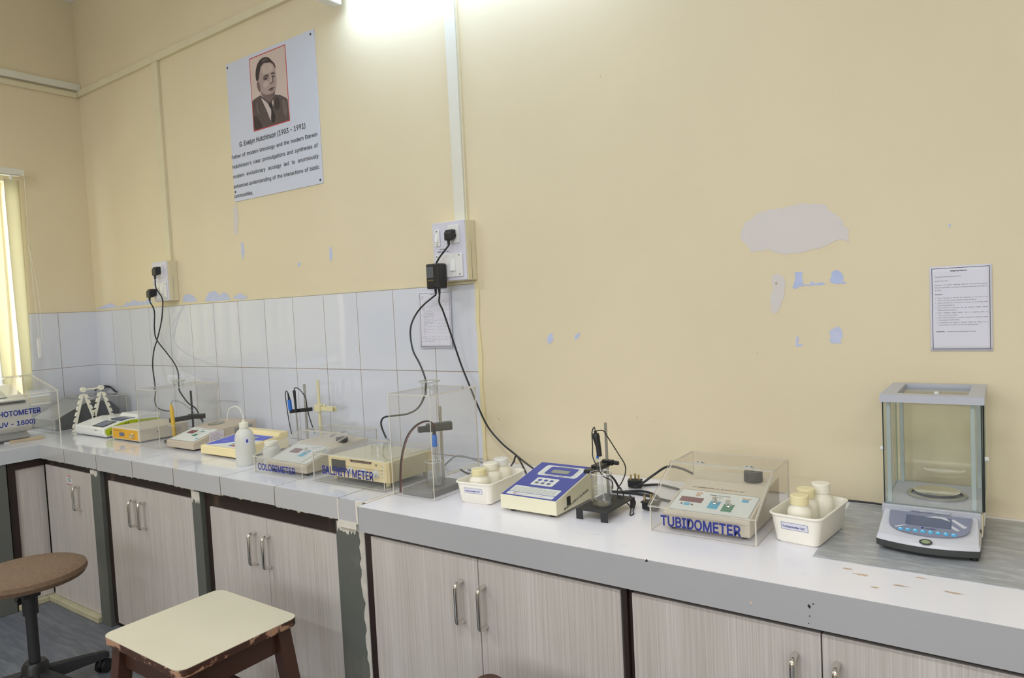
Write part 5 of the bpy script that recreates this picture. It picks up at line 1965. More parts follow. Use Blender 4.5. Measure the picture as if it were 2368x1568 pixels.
for x, sgn in ((cx0 + 0.002, -1), (cx1 - 0.002, 1)):
    o = slab(sidep((x, 0, 0)), flat_rect(cy0, cy1, zb + 0.001, cz1 - 0.017), 0.003).build('sliding_door', GL, t)
    b = MB()
    b.cyl(sidep((x, cy0 + (0.035 if sgn < 0 else 0.055), 0.185 if sgn > 0 else 0.198)), 0, 0, 0.0055, 0.0015 if sgn > 0 else -0.011, 0.011 if sgn > 0 else -0.0015, 14)
    b.build('door_knob', 'white_gloss', o, bevel=0.001)
    b = MB()
    b.box(x - 0.0011, x + 0.0011, cy0 - 0.0016, cy0 - 0.0002, zb + 0.002, cz1 - 0.017)
    b.build('rubber_seal', 'rubber_black', o)
b = MB()
b.tube([(cx1 + 0.001, cy0 + 0.030, cz1 - 0.022), (cx1 + 0.0012, cy0 + 0.008, 0.25), (cx1 + 0.001, cy0 + 0.0, 0.16), (cx1 + 0.001, cy0 - 0.001, zb + 0.003)], 0.0016, 8)
b.build('loose_seal', 'rubber_black', t)
# top frame with a glass sliding lid
b = MB()
z0, z1 = cz1 - 0.017, cz1
fr = [(cx0 - 0.004, cx1 + 0.004, cy0 - 0.004, cy0 + 0.030), (cx0 - 0.004, cx1 + 0.004, cy1 - 0.016, cy1 + 0.004), (cx0 - 0.004, cx0 + 0.028, cy0 + 0.030, cy1 - 0.016), (cx1 - 0.026, cx1 + 0.004, cy0 + 0.030, cy1 - 0.016)]
for a0, a1, c0, c1 in fr:
    b.box(a0, a1, c0, c1, z0, z1)
b.build('top_frame', 'balance_grey', t)
o = slab(topp((0, 0, z0 + 0.008)), flat_rect(cx0 + 0.022, cx1 - 0.020, cy0 + 0.024, cy1 - 0.012), 0.003).build('top_glass', GL, t)
b = MB()
b.cyl(topp(((cx0 + cx1) / 2 + .008, cy0 + 0.060, z0 + 0.0096)), 0, 0, 0.005, 0, 0.009, 14)
b.build('lid_knob', 'white_gloss', o)
b = MB()
pcx, pcy = 0.102, 0.232
b.lathe([(0.062, 0.0), (0.0625, 0.004), (0.056, 0.0065), (0.053, 0.004)], pcx, pcy, zb + 0.0013, 44)
b.build('draught_ring', 'steel', t)
b = MB()
b.lathe([(0, 0.007), (0.042, 0.007), (0.047, 0.0095), (0.048, 0.0115), (0.046, 0.0115), (0.041, 0.0095), (0, 0.0095)], pcx, pcy, zb + 0.0013, 44)
b.cyl(topp((pcx, pcy, zb + 0.0012)), 0, 0, 0.008, 0, 0.008, 12)
b.build('weighing_pan', 'chrome', t)

# --- tall clear box with salinity probe stand
X0, Y0 = 3.052, -0.514
w, d, h = 0.176, 0.225, 0.322
t = thing('clear_box', 'tall clear box with a round neck on top, over the salinity probe', 'clear cover', (X0, Y0, ZR))
for nm, y in (('front_panel', TH / 2), ('back_panel', d - TH / 2)):
    slab(front((0, y, 0)), flat_rect(TH, w - TH, 0.0003, h - TH), TH).build(nm, AC, t)
for x in (TH / 2, w - TH / 2):
    slab(sidep((x, 0, 0)), flat_rect(0, d, 0.0003, h - TH), TH).build('side_panel', AC, t)
b = MB()
hole = 0.028
cx, cy = 0.075, 0.115
n = 28
outer = []
inner = []
for k in range(n):
    a = 2 * math.pi * k / n + math.pi / 4
    c_, s_ = math.cos(a), math.sin(a)
    kk = 1 / max(abs(c_), abs(s_))
    ox, oy = c_ * kk, s_ * kk
    outer.append(((ox + 1) / 2 * w, (oy + 1) / 2 * d))
    inner.append((cx + hole * c_, cy + hole * s_))
vs = [(x, y, z) for z in (h - TH, h) for x, y in outer] + [(x, y, z) for z in (h - TH, h) for x, y in inner]
fs = []
for k in range(n):
    j = (k + 1) % n
    fs.append((k, j, 2 * n + j, 2 * n + k))
    fs.append((n + k, n + j, 3 * n + j, 3 * n + k))
b.add(vs, fs, 0)
b.add(vs, [(k, (k + 1) % n, n + (k + 1) % n, n + k) for k in range(n)], 1)
b.build('top_panel', AC, t)
b = MB()
b.lathe([(0.026, -0.012), (0.026, 0.022), (0.031, 0.026), (0.034, 0.026), (0.034, 0.029), (0.030, 0.029), (0.0235, 0.024), (0.0235, -0.012), (0.026, -0.012)], cx, cy, h, 32)
b.build('neck', 'labglass', t)
b = MB()
ring = [(cx + 0.033 * math.cos(k / 32 * 6.2832), cy + 0.033 * math.sin(k / 32 * 6.2832), h + 0.028) for k in range(33)]
b.tube(ring, 0.0016, 6, sub=1)
b.build('neck_rim', 'acrylic_edge', t)

t = thing('electrode_stand', 'grey slab-based stand with steel rod inside the tall clear box', 'stand', (3.078, -0.498, ZR))
b = MB()
b.box(0, 0.122, 0, 0.172, 0.0, 0.019)
b.build('base_slab', 'slab_grey', t, bevel=0.003)
b = MB()
b.cyl(topp((0.052, 0.140, 0)), 0, 0, 0.0045, 0.019, 0.262, 14)
b.build('rod', 'steel', t)
CP = Pl((0.052, 0.140, 0.196), (-0.62, -0.785, -0.02), (0.0, 0.0, 1))
b = MB()
b.pbox(CP, -0.036, 0.048, -0.013, 0.013, -0.014, 0.014)
b.pbox(CP, 0.044, 0.076, -0.012, 0.007, -0.011, 0.011)
b.build('clamp', 'balance_dark', t, bevel=0.003)
bk = beaker('glass beaker of water standing inside the tall clear box', (3.153, -0.428, ZR + 0.0195), 0.026, 0.078, 0.42)
el = thing('electrode_probe', 'blue-capped glass probe hanging in the beaker of the tall clear box', 'probe', (3.156, -0.421, ZR + 0.024))
b = MB()
b.cyl(topp((0, 0, 0)), 0, 0, 0.006, 0.0, 0.122, 16)
b.build('glass_tube', 'labglass', el)
b = MB()
b.cyl(topp((0, 0, 0)), 0, 0, 0.0018, 0.012, 0.120, 8)
b.cyl(topp((0, 0, 0)), 0, 0, 0.0045, 0.004, 0.020, 10)
b.build('inner_wire', 'steel', el)
b = MB()
b.lathe([(0, 0.120), (0.0085, 0.120), (0.0078, 0.156), (0.0065, 0.158), (0, 0.158)], 0, 0, 0, 18)
b.build('blue_cap', 'electrode_blue', el)
b = MB()
b.lathe([(0.006, 0.158), (0.0052, 0.170), (0.0028, 0.186), (0, 0.186)], 0, 0, 0, 14)
b.build('strain_relief', 'rubber_black', el)
st = toward(strip14, 0.0)
b = MB()
pts = [(3.156, -0.421, ZR + 0.208), (3.150, -0.425, ZR + 0.222), (3.130, -0.435, ZR + 0.226), (3.104, -0.452, ZR + 0.212), (3.085, -0.470, ZR + 0.182), (3.074, -0.482, ZR + 0.140), (3.068, -0.490, ZR + 0.095), (3.066, -0.494, ZR + 0.05), (3.068, -0.499, ZR + 0.005)]
part_cord(el, pts, 0.0022)
part_cord(el, [(a + 0.003, c + 0.002, e_ - 0.002) for a, c, e_ in pts], 0.0016, 'red_wire')

cord('grey tangled cables behind the tall clear box', [(2.96, -0.16, ZL + 0.005), (2.99, -0.12, ZL + 0.035), (3.06, -0.09, ZR + 0.020), (3.13, -0.11, ZR + 0.006), (3.175, -0.13, ZR + 0.004), (3.14, -0.16, ZR + 0.004), (3.08, -0.17, ZR + 0.006)], 0.0034, 'cord_grey')
cord('dark cable lying behind the tall clear box', [(3.07, -0.20, ZR + 0.012), (3.12, -0.21, ZR + 0.004), (3.17, -0.18, ZR + 0.004), (3.20, -0.13, ZR + 0.004)], 0.0034)
# ================================================================== LEFT WORKTOP
# --- salinity instrument under its cover
w, d, h = 0.350, 0.262, 0.100
t = thing('acrylic_cover', 'low clear box lettered SALINITY METER in blue', 'clear cover', (2.664, -0.512, ZL))
b = MB()
b.box(-0.004, w + 0.004, -0.006, d + 0.004, 0.0002, 0.0032)
o = b.build('base_sheet', 'acrylic', t)
fp = slab(front((0, TH / 2, 0)), flat_rect(TH, w - TH, 0.0036, h - TH), TH).build('front_panel', AC, t)
slab(front((0, d - TH / 2, 0)), flat_rect(TH, w - TH, 0.0036, h - TH), TH).build('back_panel', AC, t)
for x in (TH / 2, w - TH / 2):
    slab(sidep((x, 0, 0)), flat_rect(0, d, 0.0036, h - TH), TH).build('side_panel', AC, t)
slab(topp((0, 0, h - TH / 2)), flat_rect(0, w, 0, d), TH).build('top_panel', AC, t)
b = MB()
b.text(front((0, -0.0008, 0)), 'SALINITY METER', 0.050, 0.0325, 0.0370, 0.250, bold=0.024)
b.build('lettering', 'ink_blue', fp)
b = MB()
b.lathe([(0.030, 0.0004), (0.030, 0.017), (0.034, 0.021), (0.0325, 0.022), (0.0275, 0.017), (0.0275, 0.0004)], 0.200, 0.130, h, 32)
b.build('cable_neck', 'labglass', t)
b = MB()
ring = [(0.200 + 0.0335 * math.cos(k / 32 * 6.2832), 0.130 + 0.0335 * math.sin(k / 32 * 6.2832), h + 0.0215) for k in range(33)]
b.tube(ring, 0.0010, 6, sub=1)
b.build('neck_rim', 'acrylic_edge', t)
t = thing('salinity_instrument', 'cream salinity instrument with dark display inside the SALINITY METER box', 'meter', (2.700, -0.478, ZL + 0.0034))
W_ = 0.296
b = MB()
b.box(0, W_, 0.004, 0.218, 0.012, 0.082)
b.build('housing', 'salinity_case', t, bevel=0.003)
b = MB()
FPn = front((0, 0.004, 0))
b.pbox(FPn, 0.006, W_ - 0.006, 0.014, 0.080, 0, 0.002)
pan = b.build('front_face', 'cream_case', t)
b = MB()
b.pbox(FPn, 0.022, 0.092, 0.030, 0.072, 0.002, 0.004)
b.build('display', 'balance_dark', t)
b = MB()
b.ppoly(FPn, [(0.120, 0.070), (0.216, 0.070), (0.222, 0.078), (0.114, 0.078)], 0.002, 0.0028)
b.build('title_strip', 'ink_brown', pan)
b = MB()
b.text(FPn, 'DIGITAL SALINITY METER', 0.126, 0.072, 0.0036, 0.085, n=0.003)
b.build('title_print', 'overlay_white', pan)
b = MB()
for k in range(4):
    b.pbox(FPn, 0.262, 0.276, 0.030 + k * .012, 0.0308 + k * .012, 0.002, 0.0024)
b.text(FPn, 'EI', 0.236, 0.066, 0.008, 0.010, n=0.0024, bold=.03)
b.build('panel_print', 'ink_black', pan)
for u, r in ((0.118, .013), (0.180, .013), (0.240, .014)):
    b = MB()
    b.lathe([(0, 0), (r, 0), (r, 0.003), (r * .6, 0.005), (r * .55, 0.014), (0, 0.015)], u, 0.040, 0.002, 24, P=FPn)
    b.build('knob', 'overlay_white', t)
SD = sidep((W_, 0, 0))
b = MB()
for k in range(8):
    b.pbox(SD, 0.030, 0.185, 0.020 + k * .007, 0.0235 + k * .007, 0, 0.0016)
b.build('side_ribs', 'salinity_case', t)
b = MB()
for a0 in (0.004, 0.190):
    b.pbox(SD, a0, a0 + 0.022, 0.013, 0.081, 0, 0.003)
b.build('corner_piece', 'cream_case', t, bevel=0.001)
feet(t, ((0.02, 0.02), (W_ - 0.02, 0.02), (0.02, 0.20), (W_ - 0.02, 0.20)), 0.0125, 0.009, 'salinity_case')

# --- colorimeter and cover
acrylic_case('acrylic_cover', 'clear sloping acrylic cover lettered COLORIMETER in blue', (2.327, -0.517, ZL), 0.283, 0.365, 0.060, 0.225, 0.119,
             ('COLORIMETER', 0.026, 0.243, 0.0125, 0.0315), hinges=(0.10, 0.22))
t = thing('colorimeter_instrument', 'beige colorimeter with reddish display inside the COLORIMETER cover', 'meter', (2.362, -0.487, ZL + 0.0004))
W_ = 0.232
prof = [(0, 0.010), (0.300, 0.010), (0.300, 0.088), (0.17, 0.086), (0.150, 0.084), (0.0, 0.040)]
wedge(t, W_, prof, 'beige_pale')
feet(t, ((0.02, 0.02), (W_ - 0.02, 0.02), (0.02, 0.28), (W_ - 0.02, 0.28)), 0.0105)
SPl = slope_plane(0, 0, 0.040, 0.150, 0.084)
b = MB()
b.ppoly(SPl, rrect(0.010, W_ - 0.006, 0.006, 0.142, 0.010, 4), 0.0005, 0.0011)
pan = b.build('front_overlay', 'overlay_white', t)
b = MB()
outline(b, SPl, rrect(0.012, W_ - 0.008, 0.008, 0.140, 0.009, 4), 0.0009, 0, 0.0014)
b.text(SPl, 'Digital Colorimeter', 0.118, 0.124, 0.0048, 0.056, n=0.0014, bold=.02)
b.text(SPl, 'ED-201', 0.134, 0.114, 0.0048, 0.020, n=0.0014, bold=.02)
b.build('overlay_print', 'ink_black', pan)
b = MB()
b.pbox(SPl, 0.046, 0.096, 0.072, 0.104, 0.0011, 0.002)
b.build('display', 'display_mauve', t)
b = MB()
b.pbox(SPl, 0.118, 0.148, 0.052, 0.100, 0.0011, 0.0015)
b.pbox(SPl, 0.200, 0.218, 0.100, 0.126, 0.0011, 0.0015)
b.build('colour_fields', 'overlay_cyan', pan)
knob(t, SPl, 0.133, 0.088, 0.008, 0.016)
b = MB()
b.ppoly(topp((0, 0, 0.0875)), [(0.165, 0.195), (0.225, 0.180), (0.228, 0.200), (0.205, 0.225), (0.175, 0.225)], 0, 0.016)
b.build('cable_connector', 'plastic_black', t, bevel=0.004)
b = MB()
b.tube([(0.195, 0.220, 0.100), (0.17, 0.26, 0.108), (0.12, 0.275, 0.107), (0.08, 0.265, 0.096), (0.07, 0.25, 0.090)], 0.0028, 8)
b.build('cable', 'cord_grey', t)

# --- cream and blue keypad meter with a raised back
t = thing('keypad_meter', 'cream and blue keypad meter behind the wash bottle', 'meter', (1.798, -0.418, ZL + 0.0003))
W_ = 0.280
prof = [(0, 0.006), (0.246, 0.006), (0.246, 0.078), (0.205, 0.078), (0.192, 0.064), (0.0, 0.0415)]
wedge(t, W_, prof, 'cream_case', bevel=0.004)
feet(t, ((0.03, 0.03), (W_ - 0.03, 0.03), (0.03, 0.23), (W_ - 0.03, 0.23)), 0.0065)
SPl = slope_plane(0, 0, 0.0415, 0.192, 0.064)
b = MB()
b.pbox(SPl, 0.014, W_ - 0.014, 0.010, 0.182, 0.0004, 0.0012)
pan = b.build('overlay', 'overlay_white', t)
b = MB()
b.ppoly(SPl, [(0.018, 0.014), (0.050, 0.018), (0.110, 0.055), (0.180, 0.105), (0.270, 0.125), (0.270, 0.178), (0.018, 0.178)], 0.0012, 0.0016)
b.build('blue_field', 'overlay_blue_bright', pan)
b = MB()
b.pbox(SPl, 0.120, 0.205, 0.128, 0.156, 0.0016, 0.0024)
b.build('display', 'display_grey', t)
b = MB()
b.text(SPl, 'SYSTRONICS', 0.052, 0.070, 0.007, 0.045, n=0.0018)
b.build('maker_print', 'overlay_white', pan)
for i in range(4):
    for j in range(4):
        b = MB()
        b.pbox(SPl, 0.168 + i * .024 - j * 0.004, 0.184 + i * .024 - j * 0.004, 0.026 + j * .021, 0.040 + j * .021, 0.0012, 0.0028)
        b.build('key', 'frame_red' if j == 0 and i in (1, 2) else 'display_slate', pan)

# --- wash bottle
t = thing('wash_bottle', 'translucent wash bottle with bent spout in front of the cream meter', 'bottle', (2.178, -0.452, ZL + 0.0003))
b = MB()
r = 0.0375
b.lathe([(0, 0), (r * .93, 0), (r, 0.005), (r, 0.100), (r * .97, 0.112), (r * .85, 0.127), (r * .62, 0.138), (r * .45, 0.143), (r * .42, 0.146), (0, 0.146)], seg=36)
b.build('body', 'bottle_wash', t)
b = MB()
b.lathe([(0, 0.1465), (0.0175, 0.1465), (0.0175, 0.164), (0.016, 0.167), (0.0065, 0.169), (0.0055, 0.176), (0, 0.176)], seg=24)
b.build('screw_cap', 'plastic_offwhite', t)
b = MB()
b.tube([(0, 0, 0.174), (-0.001, 0.001, 0.190), (-0.014, -0.004, 0.222), (-0.034, -0.012, 0.230), (-0.054, -0.022, 0.220), (-0.063, -0.026, 0.200), (-0.066, -0.028, 0.176)], 0.003, 10, radii=[.0036, .0032, .003, .003, .0028, .0024, .0016])
b.build('spout', 'bottle_wash', t)
b = MB()
ang = [math.radians(-38 + 5 * k) for k in range(9)]
vs = [((r + .0006) * math.cos(a), (r + .0006) * math.sin(a), z) for z in (0.085, 0.112) for a in ang]
b.add(vs, [(k, k + 1, 9 + k + 1, 9 + k) for k in range(8)])
b.build('printed_panel', 'paper', t)
b = MB()
ang = [math.radians(-26 + 4 * k) for k in range(4)]
vs = [((r + .0009) * math.cos(a), (r + .0009) * math.sin(a), z) for z in (0.092, 0.105) for a in ang]
b.add(vs, [(k, k + 1, 4 + k + 1, 4 + k) for k in range(3)])
b.build('printed_logo', 'overlay_blue', t)
t = thing('squat_jar', 'small translucent jar between the wash bottle and the COLORIMETER cover', 'jar', (2.262, -0.392, ZL + 0.0003))
b = MB()
b.lathe([(0, 0), (0.031, 0), (0.033, 0.004), (0.033, 0.058), (0.028, 0.068), (0.024, 0.071), (0, 0.071)], seg=28)
b.build('body', 'bottle_wash', t)
b = MB()
b.lathe([(0, 0.0712), (0.026, 0.0712), (0.026, 0.086), (0.024, 0.088), (0, 0.088)], seg=28)
b.build('lid', 'plastic_offwhite', t)

# --- beige instrument with red display and round silver disc
t = thing('sloping_meter', 'brown-beige instrument with a small red display and a round silver disc on top', 'meter', (1.487, -0.400, ZL + 0.0003))
W_ = 0.222
prof = [(0, 0.008), (0.325, 0.008), (0.325, 0.088), (0.315, 0.092), (0.160, 0.080), (0.150, 0.079), (0.0, 0.038)]
wedge(t, W_, prof, 'beige_case')
feet(t, ((0.03, 0.03), (W_ - 0.03, 0.03), (0.03, 0.29), (W_ - 0.03, 0.29)), 0.0085)
SPl = slope_plane(0, 0, 0.038, 0.150, 0.079)
b = MB()
b.pbox(SPl, 0.012, W_ - 0.016, 0.010, 0.140, 0.0005, 0.0011)
pan = b.build('front_overlay', 'overlay_white', t)
b = MB()
b.text(SPl, 'DIGITAL', 0.050, 0.122, 0.0045, 0.025, n=0.0014, bold=.02)
b.text(SPl, 'Nephelo Photometer', 0.100, 0.130, 0.0045, 0.065, n=0.0014, bold=.02)
b.text(SPl, 'MK-VI', 0.100, 0.120, 0.0045, 0.022, n=0.0014, bold=.02)
outline(b, SPl, flat_rect(0.012, W_ - 0.016, 0.010, 0.140), 0.0007, 0, 0.0013)
b.build('overlay_print', 'ink_black', pan)
b = MB()
b.pbox(SPl, 0.040, 0.092, 0.078, 0.110, 0.0011, 0.002)
b.build('display', 'display_red', t)
b = MB()
outline(b, SPl, flat_rect(0.114, 0.142, 0.060, 0.108), 0.004, 0, 0.0014)
b.pbox(SPl, 0.114, 0.142, 0.058, 0.078, 0.0011, 0.0015)
b.build('green_field', 'overlay_green', pan)
b = MB()
b.text(SPl, 'pH', 0.176, 0.038, 0.012, 0.020, n=0.0015, bold=.05)
b.build('cyan_mark', 'overlay_cyan', pan)
b = MB()
DP = Pl((0.075, 0.205, 0.0838), (1, 0, 0), (0, 1, 0.078))
b.lathe([(0, 0), (0.036, 0), (0.037, 0.0015), (0.034, 0.0035), (0.010, 0.0045), (0.006, 0.008), (0, 0.008)], 0, 0, 0, 36, P=DP)
b.build('silver_disc', 'steel', t)
SD = sidep((W_, 0, 0))
b = MB()
b.ppoly(SD, [(0.205, 0.040), (0.300, 0.040), (0.300, 0.078), (0.205, 0.071)], 0, 0.001)
sp_ = b.build('side_plate', 'instrument_grey', t)
b = MB()
b.cyl(SD, 0.225, 0.056, 0.0065, 0.001, 0.004, 16)
b.build('socket', 'plastic_black', sp_)
b = MB()
b.ppoly(Pl((W_ + 0.001, 0.06, 0.012), (0, 1, 0), (0.06, 0.0, 1)), [(0.012, 0.010), (0.085, 0.010), (0.092, 0.062), (0.018, 0.062)], 0, 0.0004)
pc = b.build('hanging_note', 'paper_pink', t)
b = MB()
NP = Pl((W_ + 0.001, 0.06, 0.012), (0, 1, 0), (0.06, 0.0, 1))
for k in range(6):
    b.pbox(NP, 0.021, 0.082 - (k % 3) * .008, 0.018 + k * .0065, 0.0188 + k * .0065, 0.0004, 0.0006)
b.text(NP, 'Warranty', 0.040, 0.024, 0.004, 0.024, n=0.0007)
b.build('note_print', 'ink_blue', pc)

# --- tall clear box with the yellow probe
X0, Y0 = 1.356, -0.430
w, d, h = 0.112, 0.0, 0.0
w, d, h = 0.176, 0.300, 0.272
Y0 = -0.428
t = thing('clear_box', 'tall clear box over a yellow probe, left of the brown-beige instrument', 'clear cover', (X0 - 0.055, Y0, ZL))
w = 0.182
for nm, y in (('front_panel', TH / 2), ('back_panel', d - TH / 2)):
    slab(front((0, y, 0)), flat_rect(TH, w - TH, 0.0003, h - TH), TH).build(nm, AC, t)
for x in (TH / 2, w - TH / 2):
    slab(sidep((x, 0, 0)), flat_rect(0, d, 0.0003, h - TH), TH).build('side_panel', AC, t)
slab(topp((0, 0, h - TH / 2)), flat_rect(0, w, 0, d), TH).build('top_panel', AC, t)
b = MB()
b.lathe([(0.024, 0.0005), (0.024, 0.018), (0.030, 0.022), (0.030, 0.025), (0.022, 0.020), (0.022, 0.0005)], 0.105, 0.150, h, 28)
b.build('neck', 'labglass', t)
b = MB()
ring = [(0.105 + 0.029 * math.cos(k / 32 * 6.2832), 0.150 + 0.029 * math.sin(k / 32 * 6.2832), h + 0.024) for k in range(33)]
b.tube(ring, 0.0013, 6, sub=1)
b.build('neck_rim', 'acrylic_edge', t)

t = thing('electrode_stand', 'black rod stand with long black clamp inside the left clear box', 'stand', (1.330, -0.330, ZL + 0.0003))
b = MB()
b.box(0.0, 0.12, 0.0, 0.17, 0.0, 0.012)
b.build('base_plate', 'balance_dark', t, bevel=0.002)
b = MB()
b.cyl(topp((0.040, 0.130, 0)), 0, 0, 0.0048, 0.012, 0.236, 14)
b.build('rod', 'plastic_black_matte', t)
CP = Pl((0.040, 0.130, 0.108), (1.0, 0.22, 0.03), (0, 0, 1))
b = MB()
b.pbox(CP, -0.022, 0.075, -0.010, 0.013, -0.012, 0.012)
b.pbox(Pl((0.040, 0.130, 0.108), (-0.35, -1.0, -0.05), (0, 0, 1)), 0.0, 0.105, -0.012, 0.010, -0.011, 0.011)
b.build('clamp', 'plastic_black', t, bevel=0.003)
beaker('small beaker around the yellow probe in the left clear box', (1.372, -0.292, ZL + 0.0126), 0.026, 0.070, 0.3)
el = thing('electrode_probe', 'bright yellow probe held by the black clamp in the left clear box', 'probe', (1.362, -0.292, ZL + 0.018))
b = MB()
b.lathe([(0, 0), (0.009, 0), (0.0095, 0.030), (0.0095, 0.130), (0.0075, 0.150), (0.003, 0.166), (0, 0.166)], seg=18)
b.v = [(x - 0.012 * (z / 0.166), y, z) for x, y, z in b.v]
b.build('body', 'electrode_yellow', el)
part_cord(el, [(1.350, -0.292, ZL + 0.183), (1.353, -0.285, ZL + 0.196), (1.368, -0.26, ZL + 0.190), (1.39, -0.22, ZL + 0.150), (1.41, -0.18, ZL + 0.090), (1.41, -0.165, ZL + 0.04)], 0.0015, 'cord_grey')

# --- beige box with yellow front
t = thing('boxed_meter', 'beige box with a bright yellow-orange front panel', 'meter', (0.948, -0.390, ZL + 0.0003), 0)
W_, D_, H_ = 0.272, 0.250, 0.066
b = MB()
b.box(0, W_, 0, D_, 0.006, H_)
b.build('housing', 'beige_pale', t, bevel=0.004)
b = MB()
FPn = front((0, 0, 0))
b.pbox(FPn, 0.012, W_ - 0.012, 0.012, H_ - 0.007, 0, 0.001)
pan = b.build('yellow_panel', 'overlay_yellow', t)
b = MB()
b.pbox(FPn, 0.080, 0.130, 0.024, 0.042, 0.001, 0.002)
b.build('display', 'display_slate', pan)
b = MB()
b.text(FPn, 'CYBERSCAN', 0.026, 0.048, 0.006, 0.075, n=0.0016)
b.build('panel_print', 'ink_brown', pan)
knob(t, FPn, 0.215, 0.034, 0.011, 0.016)
b = MB()
b.cyl(FPn, 0.192, 0.032, 0.004, 0.001, 0.005, 12)
b.build('red_button', 'frame_red', t)
b = MB()
b.cyl(sidep((W_, 0.09, 0.042)), 0, 0, 0.003, 0, 0.001, 10)
b.build('side_screw', 'ink_brown', t)
feet(t, ((0.03, 0.03), (W_ - 0.03, 0.03), (0.03, 0.22), (W_ - 0.03, 0.22)), 0.0062)

# --- white and green spectrophotometer
t = thing('desktop_spectrophotometer', 'white instrument with lime green side and tilted screen in the corner', 'meter', (0.560, -0.400, ZL + 0.0003), 0)
W_ = 0.325
b = MB()
prof = [(0.010, 0.004), (0.300, 0.004), (0.300, 0.060), (0.285, 0.075), (0.140, 0.082), (0.085, 0.074), (0.0, 0.052), (0.0, 0.022)]
b.ppoly(sidep((0, 0, 0)), prof, 0.0, W_ - 0.004)
b.build('housing', 'white_gloss', t, bevel=0.006, bseg=3)
b = MB()
prof2 = [(0.016, 0.012), (0.294, 0.008), (0.294, 0.064), (0.140, 0.076), (0.085, 0.068), (0.008, 0.044), (0.008, 0.026)]
b.ppoly(sidep((W_ - 0.004, 0, 0)), prof2, 0, 0.004)
sd = b.build('green_side', 'lime_green', t, bevel=0.002)
b = MB()
SD = sidep((W_, 0, 0))
for k in range(9):
    b.ppoly(SD, [(0.030 + k * .011, 0.018), (0.034 + k * .011, 0.018), (0.038 + k * .011, 0.026 + k * .0042 + .008), (0.034 + k * .011, 0.026 + k * .0042 + .008)], 0, 0.0006)
b.build('vent_slots', 'balance_dark', sd)
SPl = slope_plane(0, 0.0, 0.052, 0.085, 0.074)
b = MB()
b.pbox(SPl, 0.180, 0.298, 0.010, 0.082, 0.001, 0.0026)
sc = b.build('screen_frame', 'balance_dark', t, bevel=0.001)
b = MB()
b.pbox(SPl, 0.198, 0.284, 0.018, 0.074, 0.0027, 0.0032)
b.build('screen', 'display_slate', sc)
b = MB()
b.box(0.205, W_ - 0.010, 0.092, 0.165, 0.0775, 0.0845)
b.build('sample_lid', 'display_slate', t, bevel=0.001)
b = MB()
b.pbox(front((0, 0, 0)), 0.225, 0.255, 0.038, 0.041, 0.0001, 0.0008)
b.build('badge', 'ink_black', t)
b = MB()
b.ppoly(sidep((0, 0, 0)), [(0.175, 0.080), (0.298, 0.072), (0.298, 0.092), (0.190, 0.096)], 0.120, W_ - 0.006)
b.build('rear_cover', 'white_gloss', t, bevel=0.003)

# --- white folding rack for pipettes
t = thing('pipette_rack', 'white notched A-frame rack in front of the dark sloping instrument', 'rack', (0.465, -0.305, ZL + 0.0003), 90)
apex_z = 0.226
b0 = []
for k, xx in enumerate((0.0, 0.094)):
    for sgn in (-1, 1):
        b = MB()
        x0f = xx + sgn * 0.064
        n = 6
        A = Vector((xx, 0, apex_z))
        B = Vector((x0f, 0, 0.0))
        dr_ = (B - A).normalized()
        nr = Vector((dr_.z, 0, -dr_.x)) * (1 if sgn > 0 else -1)
        if (nr.x > 0) != (sgn > 0):
            nr = -nr
        L_ = (B - A).length
        inner = []
        outer = []
        pts = [A + nr * -0.010, ]
        out_ = []
        for j in range(n):
            s0 = 0.03 + (L_ - 0.04) * j / n
            s1 = 0.03 + (L_ - 0.04) * (j + 0.62) / n
            s2 = 0.03 + (L_ - 0.04) * (j + 0.78) / n
            s3 = 0.03 + (L_ - 0.04) * (j + 1) / n
            out_ += [A + dr_ * s0 + nr * 0.010, A + dr_ * s1 + nr * 0.012, A + dr_ * (s1 + 0.002) + nr * 0.0, A + dr_ * s2 + nr * 0.0]
        out_.append(A + dr_ * L_ + nr * 0.010)
        inn = [A + dr_ * L_ + nr * -0.007, A + dr_ * 0.02 + nr * -0.007]
        poly = [(p_.x, p_.z) for p_ in out_ + inn]
        b.ppoly(front((0, 0, 0)), poly, -0.006, 0.006)
        b.build('notched_leg', 'plastic_offwhite', t, bevel=0.0008)
    b = MB()
    b.cyl(front((0, 0, 0)), xx, apex_z, 0.0145, -0.010, 0.010, 24)
    b.build('pivot_cap', 'plastic_offwhite', t, bevel=0.002)
b = MB()
b.tube([(0.0, 0, apex_z), (0.094, 0, apex_z)], 0.005, 10, sub=1)
b.build('crossbar', 'plastic_offwhite', t)
b = MB()
b.box(-0.066, 0.160, -0.004, 0.004, 0.0, 0.006)
b.build('foot_bar', 'plastic_offwhite', t)

# --- dark sloping instrument and its cover
t = thing('dark_instrument', 'dark grey sloping instrument in the far corner behind the white rack', 'instrument', (0.055, -0.405, ZL + 0.0003))
W_ = 0.290
prof = [(0, 0.004), (0.330, 0.004), (0.345, 0.080), (0.300, 0.130), (0.200, 0.150), (0.165, 0.150), (0.0, 0.062)]
wedge(t, W_, prof, 'instrument_dark', bevel=0.004)
b = MB()
b.ppoly(sidep((0, 0, 0)), [(-0.002, 0.058), (0.163, 0.147), (0.200, 0.153), (0.163, 0.153), (-0.002, 0.065)], 0.004, W_ - 0.004)
b.build('front_slope', 'instrument_grey', t, bevel=0.001)
b = MB()
b.box(0.004, W_ - 0.004, -0.003, 0.0, 0.010, 0.058)
b.build('lower_front', 'instrument_grey', t)
b = MB()
b.box(0, W_, -0.001, 0.330, 0.0, 0.004)
b.build('plinth', 'balance_light', t)
